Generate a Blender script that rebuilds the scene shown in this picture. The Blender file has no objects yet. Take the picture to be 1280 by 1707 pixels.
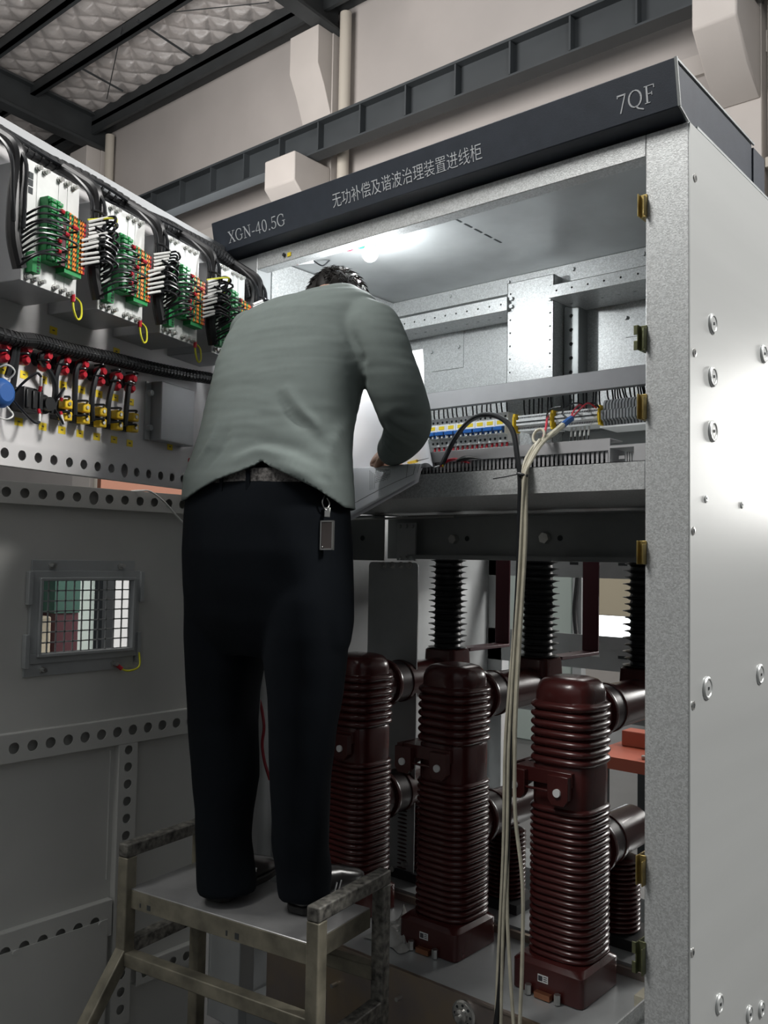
import bpy, math, random
import numpy as np
from mathutils import Vector, Matrix, Euler
random.seed(7)
SC = bpy.context.scene
COL = SC.collection
# ---------------------------------------------------------------- camera
F_PX, PITCH, ROLL, YAW = 1484.9, 0.0529931, 0.0178213, 0.7022578
CAM = Vector((0, 0, 1.5))
def cam_axes():
    y, p, r = YAW, PITCH, ROLL
    f = Vector((-math.sin(y)*math.cos(p), math.cos(y)*math.cos(p), math.sin(p)))
    rt = Vector((math.cos(y), math.sin(y), 0)); up = rt.cross(f)
    return rt*math.cos(r)+up*math.sin(r), up*math.cos(r)-rt*math.sin(r), f
CR, CU, CF = cam_axes()
cd = bpy.data.cameras.new('camera'); cam = bpy.data.objects.new('camera', cd); COL.objects.link(cam)
cd.sensor_fit = 'VERTICAL'; cd.sensor_height = 34.6; cd.lens = 34.6*F_PX/1707.0
cd.clip_start = 0.05; cd.clip_end = 200
cam.matrix_world = Matrix(((CR.x, CU.x, -CF.x, CAM.x), (CR.y, CU.y, -CF.y, CAM.y), (CR.z, CU.z, -CF.z, CAM.z), (0, 0, 0, 1)))
SC.camera = cam
# ---------------------------------------------------------------- view, world, unseen hall lights
SC.view_settings.view_transform = 'Standard'; SC.view_settings.look = 'None'
SC.view_settings.exposure = 0.0; SC.view_settings.gamma = 1.0
SC.view_settings.use_curve_mapping = False
wd = bpy.data.worlds.new('hall_daylight'); SC.world = wd; wd.use_nodes = True
nt = wd.node_tree; bg = nt.nodes['Background']; bg.inputs[1].default_value = 0.33
tc = nt.nodes.new('ShaderNodeTexCoord'); sx = nt.nodes.new('ShaderNodeSeparateXYZ'); rp = nt.nodes.new('ShaderNodeValToRGB')
nt.links.new(tc.outputs['Generated'], sx.inputs[0]); nt.links.new(sx.outputs['Z'], rp.inputs[0]); nt.links.new(rp.outputs[0], bg.inputs[0])
rp.color_ramp.elements[0].position = 0.0; rp.color_ramp.elements[0].color = (0.10, 0.10, 0.10, 1)
rp.color_ramp.elements[1].position = 0.7; rp.color_ramp.elements[1].color = (0.95, 0.98, 1.0, 1)
def area(name, loc, target, size, power, col=(1, 0.98, 0.95), spread=None):
    l = bpy.data.lights.new(name, 'AREA'); l.energy = power; l.size = size; l.color = col
    if spread: l.spread = math.radians(spread)
    o = bpy.data.objects.new(name, l); COL.objects.link(o); o.location = loc
    o.rotation_euler = (Vector(target)-Vector(loc)).to_track_quat('-Z', 'Y').to_euler()
    return o
area('unseen_hall_light', (-2.3, -0.9, 5.8), (-1.35, 1.8, 2.7), 1.6, 27, spread=58)  # unseen overhead key, spread narrowed so its light falls off downwards
area('unseen_hall_light', (4.6, 5.2, 7.0), (-0.7, 2.4, 2.6), 2.0, 88, spread=46)  # added to brighten the right side sheet, mostly its top
area('unseen_hall_light', (-8.0, 3.0, 6.0), (-8.5, 9.4, 8.0), 3.0, 430, (1.0, 0.95, 0.91))  # added to brighten the back wall and the foil
area('unseen_hall_light', (-0.35, 7.6, 2.5), (-1.3, 2.2, 0.9), 1.2, 135)  # added rim light from behind for the poles, standing for daylight
area('unseen_hall_light', (-3.0, 6.2, 4.5), (-2.2, 2.6, 0.8), 2.0, 45)  # added back light into the cabinet's open rear
area('unseen_hall_light', (-1.5, 4.6, 7.2), (-3.0, 9.4, 6.8), 2.0, 110, (1.0, 0.96, 0.93))  # added to lift the dark upper right wall and column
# ---------------------------------------------------------------- helpers
def ray(px, py):
    return CR*((px-640)/F_PX) - CU*((py-853.5)/F_PX) + CF
def on(px, py, n, d):
    r = ray(px, py); n = Vector(n); return CAM + r*((d-n.dot(CAM))/n.dot(r))
def atX(px, py, X): return on(px, py, (1, 0, 0), X)
def atY(px, py, Y): return on(px, py, (0, 1, 0), Y)
def atZ(px, py, Z): return on(px, py, (0, 0, 1), Z)
# the instrument door's own frame: s runs from the hinge towards the camera, n points to its inner face
DH = Vector((-2.28, 1.85, 0)); DA = math.radians(16.461)
DN = Vector((math.cos(DA), math.sin(DA), 0)); DS = Vector((math.sin(DA), -math.cos(DA), 0))
def dp(s, n, z): return DH + DS*s + DN*n + Vector((0, 0, z))
def dpx(px, py, off=0.0):
    p = on(px, py, DN, DN.dot(DH)+off); return ((p-DH).dot(DS), p.z)
def mat(name, col, rough=0.5, metal=0.0, var=0.0, vscale=20.0, bump=0.0, bscale=120.0, spec=0.5, stretch=None, emit=0.0, var_col=None, coat=0.0, kind='noise', trans=0.0, alpha=1.0):
    m = bpy.data.materials.new(name); m.use_nodes = True; nt = m.node_tree; b = nt.nodes['Principled BSDF']
    b.inputs['Base Color'].default_value = (*col, 1); b.inputs['Roughness'].default_value = rough
    b.inputs['Metallic'].default_value = metal; b.inputs['Specular IOR Level'].default_value = spec
    if coat: b.inputs['Coat Weight'].default_value = coat
    if trans: b.inputs['Transmission Weight'].default_value = trans
    if alpha < 1: b.inputs['Alpha'].default_value = alpha
    if emit: b.inputs['Emission Color'].default_value = (*col, 1); b.inputs['Emission Strength'].default_value = emit
    tc = nt.nodes.new('ShaderNodeTexCoord'); mp = nt.nodes.new('ShaderNodeMapping')
    nt.links.new(tc.outputs['Object'], mp.inputs['Vector'])
    if stretch: mp.inputs['Scale'].default_value = stretch
    if var:
        if kind == 'spangle':
            t = nt.nodes.new('ShaderNodeTexVoronoi'); t.inputs['Scale'].default_value = vscale; out = t.outputs['Color']
            sep = nt.nodes.new('ShaderNodeSeparateColor'); nt.links.new(out, sep.inputs[0]); out = sep.outputs[0]
        else:
            t = nt.nodes.new('ShaderNodeTexNoise'); t.inputs['Scale'].default_value = vscale; t.inputs['Detail'].default_value = 6; out = t.outputs['Fac']
        nt.links.new(mp.outputs[0], t.inputs['Vector'])
        r = nt.nodes.new('ShaderNodeValToRGB'); nt.links.new(out, r.inputs[0])
        c2 = var_col or tuple(max(0, c*(1-var)) for c in col)
        r.color_ramp.elements[0].color = (*c2, 1); r.color_ramp.elements[1].color = (*[min(1, c*(1+var*0.5)) for c in col], 1)
        r.color_ramp.elements[0].position = 0.3 if kind != 'spangle' else 0.0; r.color_ramp.elements[1].position = 0.7 if kind != 'spangle' else 1.0
        nt.links.new(r.outputs[0], b.inputs['Base Color'])
    if bump:
        t2 = nt.nodes.new('ShaderNodeTexNoise'); t2.inputs['Scale'].default_value = bscale; t2.inputs['Detail'].default_value = 4
        nt.links.new(mp.outputs[0], t2.inputs['Vector'])
        bp = nt.nodes.new('ShaderNodeBump'); bp.inputs['Strength'].default_value = bump; bp.inputs['Distance'].default_value = 0.004
        nt.links.new(t2.outputs['Fac'], bp.inputs['Height']); nt.links.new(bp.outputs[0], b.inputs['Normal'])
    return m
M = {}
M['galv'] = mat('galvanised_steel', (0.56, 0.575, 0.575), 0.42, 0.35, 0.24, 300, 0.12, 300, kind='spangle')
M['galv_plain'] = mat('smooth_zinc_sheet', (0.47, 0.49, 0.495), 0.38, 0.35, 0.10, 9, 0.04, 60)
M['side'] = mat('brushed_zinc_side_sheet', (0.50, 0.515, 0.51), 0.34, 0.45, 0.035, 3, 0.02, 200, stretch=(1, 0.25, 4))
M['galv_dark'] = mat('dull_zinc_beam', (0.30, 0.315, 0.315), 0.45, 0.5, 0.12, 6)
M['header'] = mat('dark_slate_header_paint', (0.034, 0.041, 0.054), 0.42, 0, 0.12, 30, 0.08, 500)
M['letter'] = mat('silver_lettering_print', (0.52, 0.54, 0.56), 0.5)
M['door'] = mat('light_grey_door_paint', (0.56, 0.56, 0.535), 0.42, 0, 0.06, 4, 0.05, 400)
M['door_in'] = mat('pale_grey_instrument_door_paint', (0.56, 0.55, 0.55), 0.42, 0, 0.05, 4, 0.05, 400)
M['hole'] = mat('dark_recess', (0.03, 0.035, 0.038), 0.7)
M['steel'] = mat('bright_bolt_zinc', (0.6, 0.6, 0.58), 0.28, 0.9)
M['yzinc'] = mat('yellow_passivated_zinc', (0.42, 0.32, 0.12), 0.35, 0.8, 0.35, 40)
M['ozinc'] = mat('olive_passivated_zinc', (0.16, 0.17, 0.09), 0.4, 0.7, 0.35, 40)
M['brass'] = mat('rainbow_passivated_plate', (0.40, 0.31, 0.20), 0.34, 0.75, 0.3, 5, var_col=(0.30, 0.27, 0.28))
M['black'] = mat('black_plastic', (0.012, 0.012, 0.013), 0.38)
M['blackmat'] = mat('black_matt_plastic', (0.02, 0.021, 0.023), 0.6)
M['wire'] = mat('black_wire_insulation', (0.012, 0.013, 0.015), 0.3)
M['sleeve'] = mat('grey_white_wire_sleeve', (0.62, 0.62, 0.60), 0.5)
M['cream'] = mat('cream_cable_jacket', (0.50, 0.47, 0.37), 0.5, 0, 0.2, 30)
M['maroon'] = mat('maroon_epoxy_resin', (0.070, 0.015, 0.014), 0.27, 0, 0.2, 6, spec=0.5, coat=0.15)
M['maroonmat'] = mat('maroon_busbar_sleeve', (0.075, 0.014, 0.022), 0.5)
M['bushing'] = mat('black_silicone_sheds', (0.012, 0.014, 0.016), 0.42)
M['red'] = mat('red_lamp_plastic', (0.42, 0.012, 0.025), 0.35)
M['yellow'] = mat('yellow_plastic', (0.75, 0.50, 0.02), 0.4)
M['sticker'] = mat('yellow_paper_sticker', (0.80, 0.60, 0.02), 0.6)
M['blue'] = mat('blue_lever_plastic', (0.012, 0.10, 0.36), 0.4)
M['bluecap'] = mat('royal_blue_plastic', (0.02, 0.09, 0.30), 0.45)
M['white'] = mat('white_plastic', (0.82, 0.83, 0.83), 0.4)
M['greyp'] = mat('grey_pvc_duct', (0.36, 0.36, 0.37), 0.5, 0, 0.05, 20)
M['greymid'] = mat('mid_grey_terminal_plastic', (0.26, 0.27, 0.28), 0.5)
M['green'] = mat('green_terminal_plastic', (0.015, 0.26, 0.07), 0.4)
M['orange'] = mat('orange_terminal_plastic', (0.72, 0.22, 0.02), 0.4)
M['alu'] = mat('brushed_aluminium_faceplate', (0.66, 0.67, 0.66), 0.42, 0.35, 0.06, 40)
M['relaybox'] = mat('grey_relay_housing', (0.40, 0.41, 0.42), 0.45, 0.2)
M['copper'] = mat('copper_lug', (0.45, 0.20, 0.11), 0.35, 0.8)
M['wallp'] = mat('off_white_plaster_wall', (0.47, 0.445, 0.43), 0.9, 0, 0.10, 0.7)
M['conc'] = mat('pale_painted_concrete', (0.56, 0.53, 0.505), 0.85, 0, 0.06, 1.5)
M['pipe'] = mat('cream_pvc_downpipe', (0.52, 0.49, 0.43), 0.5)
M['crane'] = mat('dark_grey_green_steel_paint', (0.046, 0.054, 0.060), 0.55, 0, 0.2, 1.2)
M['purlin'] = mat('dark_painted_purlin_steel', (0.032, 0.037, 0.040), 0.55, 0, 0.2, 3)
M['floor'] = mat('dull_grey_concrete_floor', (0.09, 0.09, 0.088), 0.6, 0, 0.2, 2)
M['rubber'] = mat('black_rubber_sheet', (0.02, 0.02, 0.02), 0.7)
M['stool'] = mat('worn_steel_tube', (0.20, 0.185, 0.14), 0.5, 0.35, 0.55, 14, 0.1, 60)
M['stooldark'] = mat('chipped_dark_painted_tube', (0.13, 0.125, 0.11), 0.6, 0.25, 0.9, 60, 0.3, 60, var_col=(0.018, 0.017, 0.016))
M['stooltop'] = mat('worn_aluminium_step_plate', (0.42, 0.42, 0.42), 0.36, 0.5, 0.25, 7, 0.05, 80)
M['paper'] = mat('white_drawing_paper', (0.84, 0.84, 0.87), 0.7)
M['ink'] = mat('black_print_ink', (0.06, 0.06, 0.07), 0.7)
M['plastic_bag'] = mat('crumpled_grey_film', (0.42, 0.42, 0.40), 0.35, 0, 0.2, 9, 0.3, 30)
M['glow'] = mat('white_led_globe', (1.0, 0.98, 0.94), 0.4, emit=14.0)
M['dayglass'] = mat('bright_daylight_pane', (0.92, 0.97, 1.0), 0.4, emit=3.0)
M['redwire'] = mat('red_wire_insulation', (0.50, 0.02, 0.04), 0.4)
M['yellowwire'] = mat('yellow_green_earth_wire', (0.62, 0.60, 0.03), 0.4)
M['skin'] = mat('skin', (0.50, 0.27, 0.18), 0.5, 0, 0.12, 20)
M['shirt'] = mat('grey_green_knit_cotton', (0.165, 0.195, 0.185), 0.85, 0, 0.05, 30, 0.12, 900, spec=0.25)
M['trouser'] = mat('dark_navy_suit_wool', (0.0055, 0.0075, 0.0105), 0.9, 0, 0.1, 8, 0.1, 800, spec=0.12)
M['shoe'] = mat('black_shoe_leather', (0.012, 0.012, 0.013), 0.28, spec=0.6)
M['belt'] = mat('dark_crackled_belt_leather', (0.20, 0.19, 0.18), 0.4, 0, 0.5, 160, 0.3, 200, var_col=(0.02, 0.018, 0.017))
M['hair'] = mat('black_hair', (0.010, 0.0085, 0.0075), 0.6, spec=0.25)
M['fob'] = mat('brown_metal_edged_fob', (0.10, 0.085, 0.08), 0.35, 0.3)

class MB:
    """collects shapes, then builds ONE mesh object"""
    def __init__(self): self.v = []; self.f = []; self.mi = []; self.mats = []; self.cur = 0
    def use(self, m):
        m = M[m] if isinstance(m, str) else m
        if m not in self.mats: self.mats.append(m)
        self.cur = self.mats.index(m); return self
    def add(self, vs, fs, T=None):
        k = len(self.v)
        for p in vs: self.v.append(tuple(T(Vector(p))) if T else tuple(p))
        for f in fs: self.f.append([i+k for i in f]); self.mi.append(self.cur)
        return self
    def box(self, x0, x1, y0, y1, z0, z1, T=None):
        x0, x1 = min(x0, x1), max(x0, x1); y0, y1 = min(y0, y1), max(y0, y1); z0, z1 = min(z0, z1), max(z0, z1)
        vs = [(x, y, z) for x in (x0, x1) for y in (y0, y1) for z in (z0, z1)]
        return self.add(vs, [(0, 1, 3, 2), (4, 6, 7, 5), (0, 4, 5, 1), (2, 3, 7, 6), (0, 2, 6, 4), (1, 5, 7, 3)], T)
    def bar(self, a, b, w, h, up=(0, 0, 1)):
        a, b = Vector(a), Vector(b); d = (b-a).normalized(); up = Vector(up)
        if abs(d.dot(up)) > 0.98: up = Vector((0, 1, 0)) if abs(d.y) < .9 else Vector((1, 0, 0))
        s = d.cross(up).normalized(); u = s.cross(d)
        vs = [p+s*(sx*w/2)+u*(su*h/2) for p in (a, b) for sx, su in ((-1, -1), (1, -1), (1, 1), (-1, 1))]
        return self.add(vs, [(3, 2, 1, 0), (4, 5, 6, 7), (0, 1, 5, 4), (1, 2, 6, 5), (2, 3, 7, 6), (3, 0, 4, 7)])
    def prism(self, poly, t, T):
        """poly in local (a,b), extruded 0..t along c; T maps (a,b,c) to space"""
        n = len(poly); vs = [(a, b, 0) for a, b in poly]+[(a, b, t) for a, b in poly]
        fs = [list(range(n))[::-1], list(range(n, 2*n))]+[(i, (i+1) % n, n+(i+1) % n, n+i) for i in range(n)]
        return self.add(vs, fs, T)
    def rev(self, a, b, prof, n=16, caps=True, squash=None):
        """surface of revolution about the axis a->b; prof = [(t, r)], t in metres from a"""
        a, b = Vector(a), Vector(b); d = (b-a).normalized()
        u = d.orthogonal().normalized(); w = d.cross(u)
        vs = []; fs = []
        for t, r in prof:
            for i in range(n):
                an = 2*math.pi*i/n; vs.append(a+d*t+u*(r*math.cos(an))+w*(r*math.sin(an)))
        for k in range(len(prof)-1):
            for i in range(n):
                j = (i+1) % n; fs.append((k*n+i, k*n+j, (k+1)*n+j, (k+1)*n+i))
        if caps:
            fs.append(list(range(n))[::-1]); fs.append([(len(prof)-1)*n+i for i in range(n)])
        return self.add(vs, fs)
    def cyl(self, a, b, r, n=16, r2=None):
        L = (Vector(b)-Vector(a)).length
        return self.rev(a, b, [(0, r), (L, r if r2 is None else r2)], n)
    def ball(self, c, r, n=14, s=(1, 1, 1)):
        c = Vector(c); h = n//2; vs = []; fs = []
        for k in range(h+1):
            th = math.pi*k/h
            for i in range(n):
                a = 2*math.pi*i/n; vs.append((c.x+r*s[0]*math.sin(th)*math.cos(a), c.y+r*s[1]*math.sin(th)*math.sin(a), c.z+r*s[2]*math.cos(th)))
        for k in range(h):
            for i in range(n):
                j = (i+1) % n; fs.append((k*n+i, (k+1)*n+i, (k+1)*n+j, k*n+j))
        return self.add(vs, fs)
    def tube(self, pts, r, n=8, sub=5, closed=False):
        P = spline(pts, sub); m = len(P); rr = r if callable(r) else (lambda t: r)
        vs = []; fs = []; u = None
        for i, p in enumerate(P):
            d = (P[min(i+1, m-1)]-P[max(i-1, 0)]).normalized()
            if u is None: u = d.orthogonal().normalized()
            else:
                u = u-d*u.dot(d); u = u.normalized() if u.length > 1e-6 else d.orthogonal().normalized()
            w = d.cross(u); R = rr(i/(m-1))
            for k in range(n):
                a = 2*math.pi*k/n; vs.append(p+u*(R*math.cos(a))+w*(R*math.sin(a)))
        for i in range(m-1):
            for k in range(n):
                j = (k+1) % n; fs.append((i*n+k, i*n+j, (i+1)*n+j, (i+1)*n+k))
        fs.append(list(range(n))[::-1]); fs.append([(m-1)*n+k for k in range(n)])
        return self.add(vs, fs)
    def loft(self, rings, caps=True):
        n = len(rings[0]); vs = [p for r in rings for p in r]; fs = []
        for k in range(len(rings)-1):
            for i in range(n):
                j = (i+1) % n; fs.append((k*n+i, k*n+j, (k+1)*n+j, (k+1)*n+i))
        if caps: fs.append(list(range(n))[::-1]); fs.append([(len(rings)-1)*n+i for i in range(n)])
        return self.add(vs, fs)
    def grid(self, fn, nu, nv):
        vs = [fn(i/nu, j/nv) for i in range(nu+1) for j in range(nv+1)]
        fs = [(i*(nv+1)+j, (i+1)*(nv+1)+j, (i+1)*(nv+1)+j+1, i*(nv+1)+j+1) for i in range(nu) for j in range(nv)]
        return self.add(vs, fs)
    def build(self, name, m=None, parent=None, local=False, smooth=30, bevel=0.0, base=True, org=None):
        if m is not None:
            self.use(m)
            if len(self.mats) == 1: self.mi = [0]*len(self.f)
        me = bpy.data.meshes.new(name)
        off = Vector((0, 0, 0))
        if not local:
            if parent is not None: off = world_loc(parent)
            elif org is not None: off = Vector(org)
            elif base:
                A = np.array(self.v); lo, hi = A.min(0), A.max(0); off = Vector(((lo[0]+hi[0])/2, (lo[1]+hi[1])/2, lo[2]))
        me.from_pydata([(p[0]-off.x, p[1]-off.y, p[2]-off.z) for p in self.v], [], self.f)
        for mm in self.mats: me.materials.append(mm)
        if len(self.mats) > 1: me.polygons.foreach_set('material_index', self.mi)
        fix_normals(me)
        if smooth:
            me.shade_smooth(); me.set_sharp_from_angle(angle=math.radians(smooth))
        o = bpy.data.objects.new(name, me); COL.objects.link(o)
        if parent is not None: o.parent = parent
        elif not local: o.location = off
        if bevel:
            bv = o.modifiers.new('edge', 'BEVEL'); bv.width = bevel; bv.segments = 2; bv.limit_method = 'ANGLE'; bv.angle_limit = math.radians(40)
        return o
def fix_normals(me):
    import bmesh
    bm = bmesh.new(); bm.from_mesh(me); bmesh.ops.recalc_face_normals(bm, faces=bm.faces); bm.to_mesh(me); bm.free()
def world_loc(o):
    p = Vector(o.location)
    while o.parent: o = o.parent; p = p+Vector(o.location)
    return p
def spline(pts, sub):
    P = [Vector(p) for p in pts]
    if len(P) < 3 or sub <= 1: return P
    out = []
    for i in range(len(P)-1):
        p0 = P[max(i-1, 0)]; p1 = P[i]; p2 = P[i+1]; p3 = P[min(i+2, len(P)-1)]
        for k in range(sub):
            t = k/sub
            out.append(0.5*((2*p1)+(p2-p0)*t+(2*p0-5*p1+4*p2-p3)*t*t+(3*p1-p0-3*p2+p3)*t*t*t))
    out.append(P[-1]); return out
def tag(o, label, cat, group=None, kind=None):
    o['label'] = label; o['category'] = cat
    if group: o['group'] = group
    if kind: o['kind'] = kind
    return o
def thing(name, loc, label, cat, group=None, rz=0.0):
    o = bpy.data.objects.new(name, None); COL.objects.link(o); o.location = loc; o.rotation_euler = (0, 0, rz)
    o.empty_display_size = 0.05
    return tag(o, label, cat, group)
def structure(o): o['kind'] = 'structure'; return o
def dup(o, parent=None):
    c = o.copy(); COL.objects.link(c)
    if parent is not None: c.parent = parent
    for ch in list(o.children): dup(ch, c)
    return c
ORD = ['first', 'second', 'third', 'fourth', 'fifth', 'sixth', 'seventh', 'eighth', 'ninth', 'tenth', 'eleventh', 'twelfth', 'thirteenth', 'fourteenth', 'fifteenth', 'sixteenth', 'seventeenth', 'eighteenth']
def circ(cx, cy, r, n=16, ph=0.0): return [(cx+r*math.cos(2*math.pi*i/n+ph), cy+r*math.sin(2*math.pi*i/n+ph)) for i in range(n)]
def perforated(mb, length, width, holes, t, T, n=16):
    """strip 0..length (a) by -width/2..width/2 (b), thickness t (c), with real holes [(a, r)] or [(a, ra, rb)]"""
    hs = sorted(holes, key=lambda h: h[0]); edges = [0.0]
    for h, k in zip(hs[:-1], hs[1:]): edges.append((h[0]+k[0])/2)
    edges.append(length)
    for i, h in enumerate(hs):
        a0, a1 = edges[i], edges[i+1]; ra = h[1]; rb = h[2] if len(h) > 2 else h[1]
        inn = []; out = []
        for k in range(n):
            th = 2*math.pi*(k+0.5)/n; c, s = math.cos(th), math.sin(th)
            inn.append((h[0]+ra*c, rb*s))
            # project to the cell's border
            tx = ((a1-h[0]) if c > 0 else (h[0]-a0))/max(abs(c), 1e-6); ty = (width/2)/max(abs(s), 1e-6); q = min(tx, ty)
            out.append((h[0]+q*c, q*s))
        # snap the nearest border points to the corners
        for cx in (a0, a1):
            for cy in (-width/2, width/2):
                j = min(range(n), key=lambda k: (out[k][0]-cx)**2+(out[k][1]-cy)**2); out[j] = (cx, cy)
        for z, flip in ((0, False), (t, True)):
            vs = [(a, b, z) for a, b in inn]+[(a, b, z) for a, b in out]
            mb.add(vs, [(k, (k+1) % n, n+(k+1) % n, n+k) if flip else (n+k, n+(k+1) % n, (k+1) % n, k) for k in range(n)], T)
        mb.add([(a, b, 0) for a, b in inn]+[(a, b, t) for a, b in inn], [(k, (k+1) % n, n+(k+1) % n, n+k) for k in range(n)], T)
    w = width/2
    for b in (-w, w): mb.add([(0, b, 0), (length, b, 0), (length, b, t), (0, b, t)], [(0, 1, 2, 3)], T)
    for a in (0, length): mb.add([(a, -w, 0), (a, w, 0), (a, w, t), (a, -w, t)], [(0, 1, 2, 3)], T)
# ================================================================ the hall
WY = 9.4
mb = MB(); mb.box(-26, 12, -10, WY+0.3, -0.2, 0.0); structure(mb.build('floor', 'floor', base=False))
mb = MB(); mb.box(-26, 8, WY, WY+0.3, 0.0, 9.9); structure(mb.build('wall_back', 'wallp', base=False))
# quilted foil under the roof sheets: a real diamond-quilted surface
fm = bpy.data.materials.new('quilted_foil_insulation'); fm.use_nodes = True; nt = fm.node_tree; bs = nt.nodes['Principled BSDF']
bs.inputs['Base Color'].default_value = (0.80, 0.76, 0.74, 1); bs.inputs['Metallic'].default_value = 0.55; bs.inputs['Roughness'].default_value = 0.36
tc = nt.nodes.new('ShaderNodeTexCoord'); nz = nt.nodes.new('ShaderNodeTexNoise'); nz.inputs['Scale'].default_value = 5.0; nz.inputs['Detail'].default_value = 5
bp = nt.nodes.new('ShaderNodeBump'); bp.inputs['Strength'].default_value = 0.9; bp.inputs['Distance'].default_value = 0.03
nt.links.new(tc.outputs['Object'], nz.inputs['Vector']); nt.links.new(nz.outputs['Fac'], bp.inputs['Height']); nt.links.new(bp.outputs[0], bs.inputs['Normal'])
M['foil'] = fm
def roof_z(y): return 9.93+0.08*(WY-y)
def foil(u, v):
    x = -18+11*u; y = 4.6+(WY-4.6)*v
    a = (x*1.0+y*1.0)/0.25; b = (x-y)/0.25
    q = min(abs(math.sin(math.pi*a/2)), abs(math.sin(math.pi*b/2)))
    return (x, y, roof_z(y)-0.075*q**0.55-0.012*math.sin(7*x+3*y))
mb = MB(); mb.grid(foil, 420, 190); ro = structure(mb.build('ceiling', 'foil', smooth=80, base=False))
sd = ro.modifiers.new('thickness', 'SOLIDIFY'); sd.thickness = 0.05; sd.offset = 1
# purlins along the wall
def purlin(y, label):
    mb = MB(); z = roof_z(y)-0.2
    mb.box(-18, -7.5, y-0.04, y+0.04, z-0.10, z+0.10).box(-18, -7.5, y-0.04, y+0.10, z-0.10, z-0.085).box(-18, -7.5, y-0.04, y+0.10, z+0.085, z+0.10)
    o = mb.build('roof_purlin', 'purlin'); tag(o, label, 'purlin', 'roof purlins'); return o
purlin(7.78, 'dark steel roof purlin crossing the middle of the foil ceiling'); purlin(6.8, 'dark steel roof purlin at the upper left corner of the foil ceiling')
# eave beam on the wall
mb = MB(); mb.box(-18, -7.5, WY-0.42, WY-0.02, 9.66, 9.74).box(-18, -7.5, WY-0.42, WY-0.36, 9.5, 9.92).box(-18, -7.5, WY-0.3, WY-0.02, 9.74, 9.86)
structure(mb.build('trim_1', 'purlin'))
# rafters on the columns
for X, lab in ((-15.1, 'dark tapered roof rafter ending on the far left column'), (-8.95, 'dark roof rafter haunch at the top centre of the hall')):
    mb = MB(); pts = [(WY-0.1, 9.28), (WY-0.1, 9.82), (3.5, roof_z(3.5)-0.32), (3.5, roof_z(3.5)-0.75), (WY-1.5, 9.32)]
    for y0 in (0,): mb.prism(pts, 0.02, lambda p, X=X: Vector((X+p.z, p.x, p.y)))
    mb.prism([(WY-0.1, 9.24), (WY-0.1, 9.28), (WY-1.5, 9.36), (3.5, roof_z(3.5)-0.75), (3.5, roof_z(3.5)-0.80), (WY-1.5, 9.30)], 0.26, lambda p, X=X: Vector((X-0.12+p.z, p.x, p.y)))
    mb.prism([(WY-0.1, 9.82), (WY-0.1, 9.86), (3.5, roof_z(3.5)-0.28), (3.5, roof_z(3.5)-0.32)], 0.26, lambda p, X=X: Vector((X-0.12+p.z, p.x, p.y)))
    tag(mb.build('roof_rafter', 'purlin'), lab, 'rafter', 'roof rafters')
# diagonal tie rods under the foil
def rod(a, b, r, lab):
    pa = on(*a, (0, .08, 1), 9.93-0.26+.08*WY); pb = on(*b, (0, .08, 1), 9.93-0.26+.08*WY)
    mb = MB(); mb.cyl(pa, pb, r, 8); tag(mb.build('tie_rod', 'purlin'), lab, 'rod', 'roof tie rods')
rod((118, 104), (205, 152), 0.018, 'thin dark tie rod between purlin and eave on the left')
rod((228, 34), (322, 96), 0.018, 'thin dark tie rod between purlin and eave under the foil ceiling')
rod((250, 24), (448, 4), 0.008, 'thin red brown wire stretched along the top of the foil ceiling')
rod((204, 44), (178, 165), 0.008, 'thin wire slanting down across the foil near the eave')
# brace from the rafter
mb = MB(); mb.bar(atY(82, 130, 8.0), atY(52, 190, 7.95), 0.05, 0.05); tag(mb.build('fly_brace', 'purlin'), 'short steel fly brace between left rafter and purlin', 'brace')
# columns against the wall with corbels
def column(xc, name_lab, zt=9.3, w=0.62, corbel_z=7.21):
    t = thing('concrete_column', (xc, WY, 0), name_lab, 'column', 'wall columns')
    mb = MB(); mb.box(xc-w/2, xc+w/2, WY-0.22, WY, 0, zt); mb.build('shaft', 'conc', t, bevel=0.01)
    mb = MB(); mb.prism([(WY-0.22, zt-1.3), (WY-0.22, zt-0.05), (WY-0.52, zt-0.05), (WY-0.52, zt-0.62), (WY-0.38, zt-0.9)], w*0.95, lambda p: Vector((xc-w*0.95/2+p.z, p.x, p.y))); mb.build('capital_block', 'conc', t, bevel=0.01)
    mb = MB(); mb.prism([(WY-0.22, corbel_z), (WY-0.95, corbel_z), (WY-0.95, corbel_z-0.42), (WY-0.6, corbel_z-0.75), (WY-0.22, corbel_z-0.95)], w, lambda p: Vector((xc-w/2+p.z, p.x, p.y))); mb.build('corbel', 'conc', t, bevel=0.02)
    return t
column(-9.22, 'pale concrete column with corbel beside the cream downpipe at top centre')
column(-15.35, 'pale concrete column at the far left under the rafter end')
column(-3.05, 'pale concrete column with stepped corbel at the upper right', zt=8.6, w=0.44, corbel_z=7.21)
for xc, lab in ((-8.72, 'cream downpipe running down the wall at top centre'), (-14.85, 'cream downpipe running down the wall at the far left'), (-2.70, 'cream downpipe with bracket beside the right column')):
    mb = MB(); mb.cyl((xc, WY-0.16, 0.0), (xc, WY-0.16, 9.5), 0.085, 20)
    mb.box(xc-0.11, xc+0.11, WY-0.18, WY-0.002, 5.55, 5.65)
    tag(mb.build('downpipe', 'pipe'), lab, 'pipe', 'wall downpipes')
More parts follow.
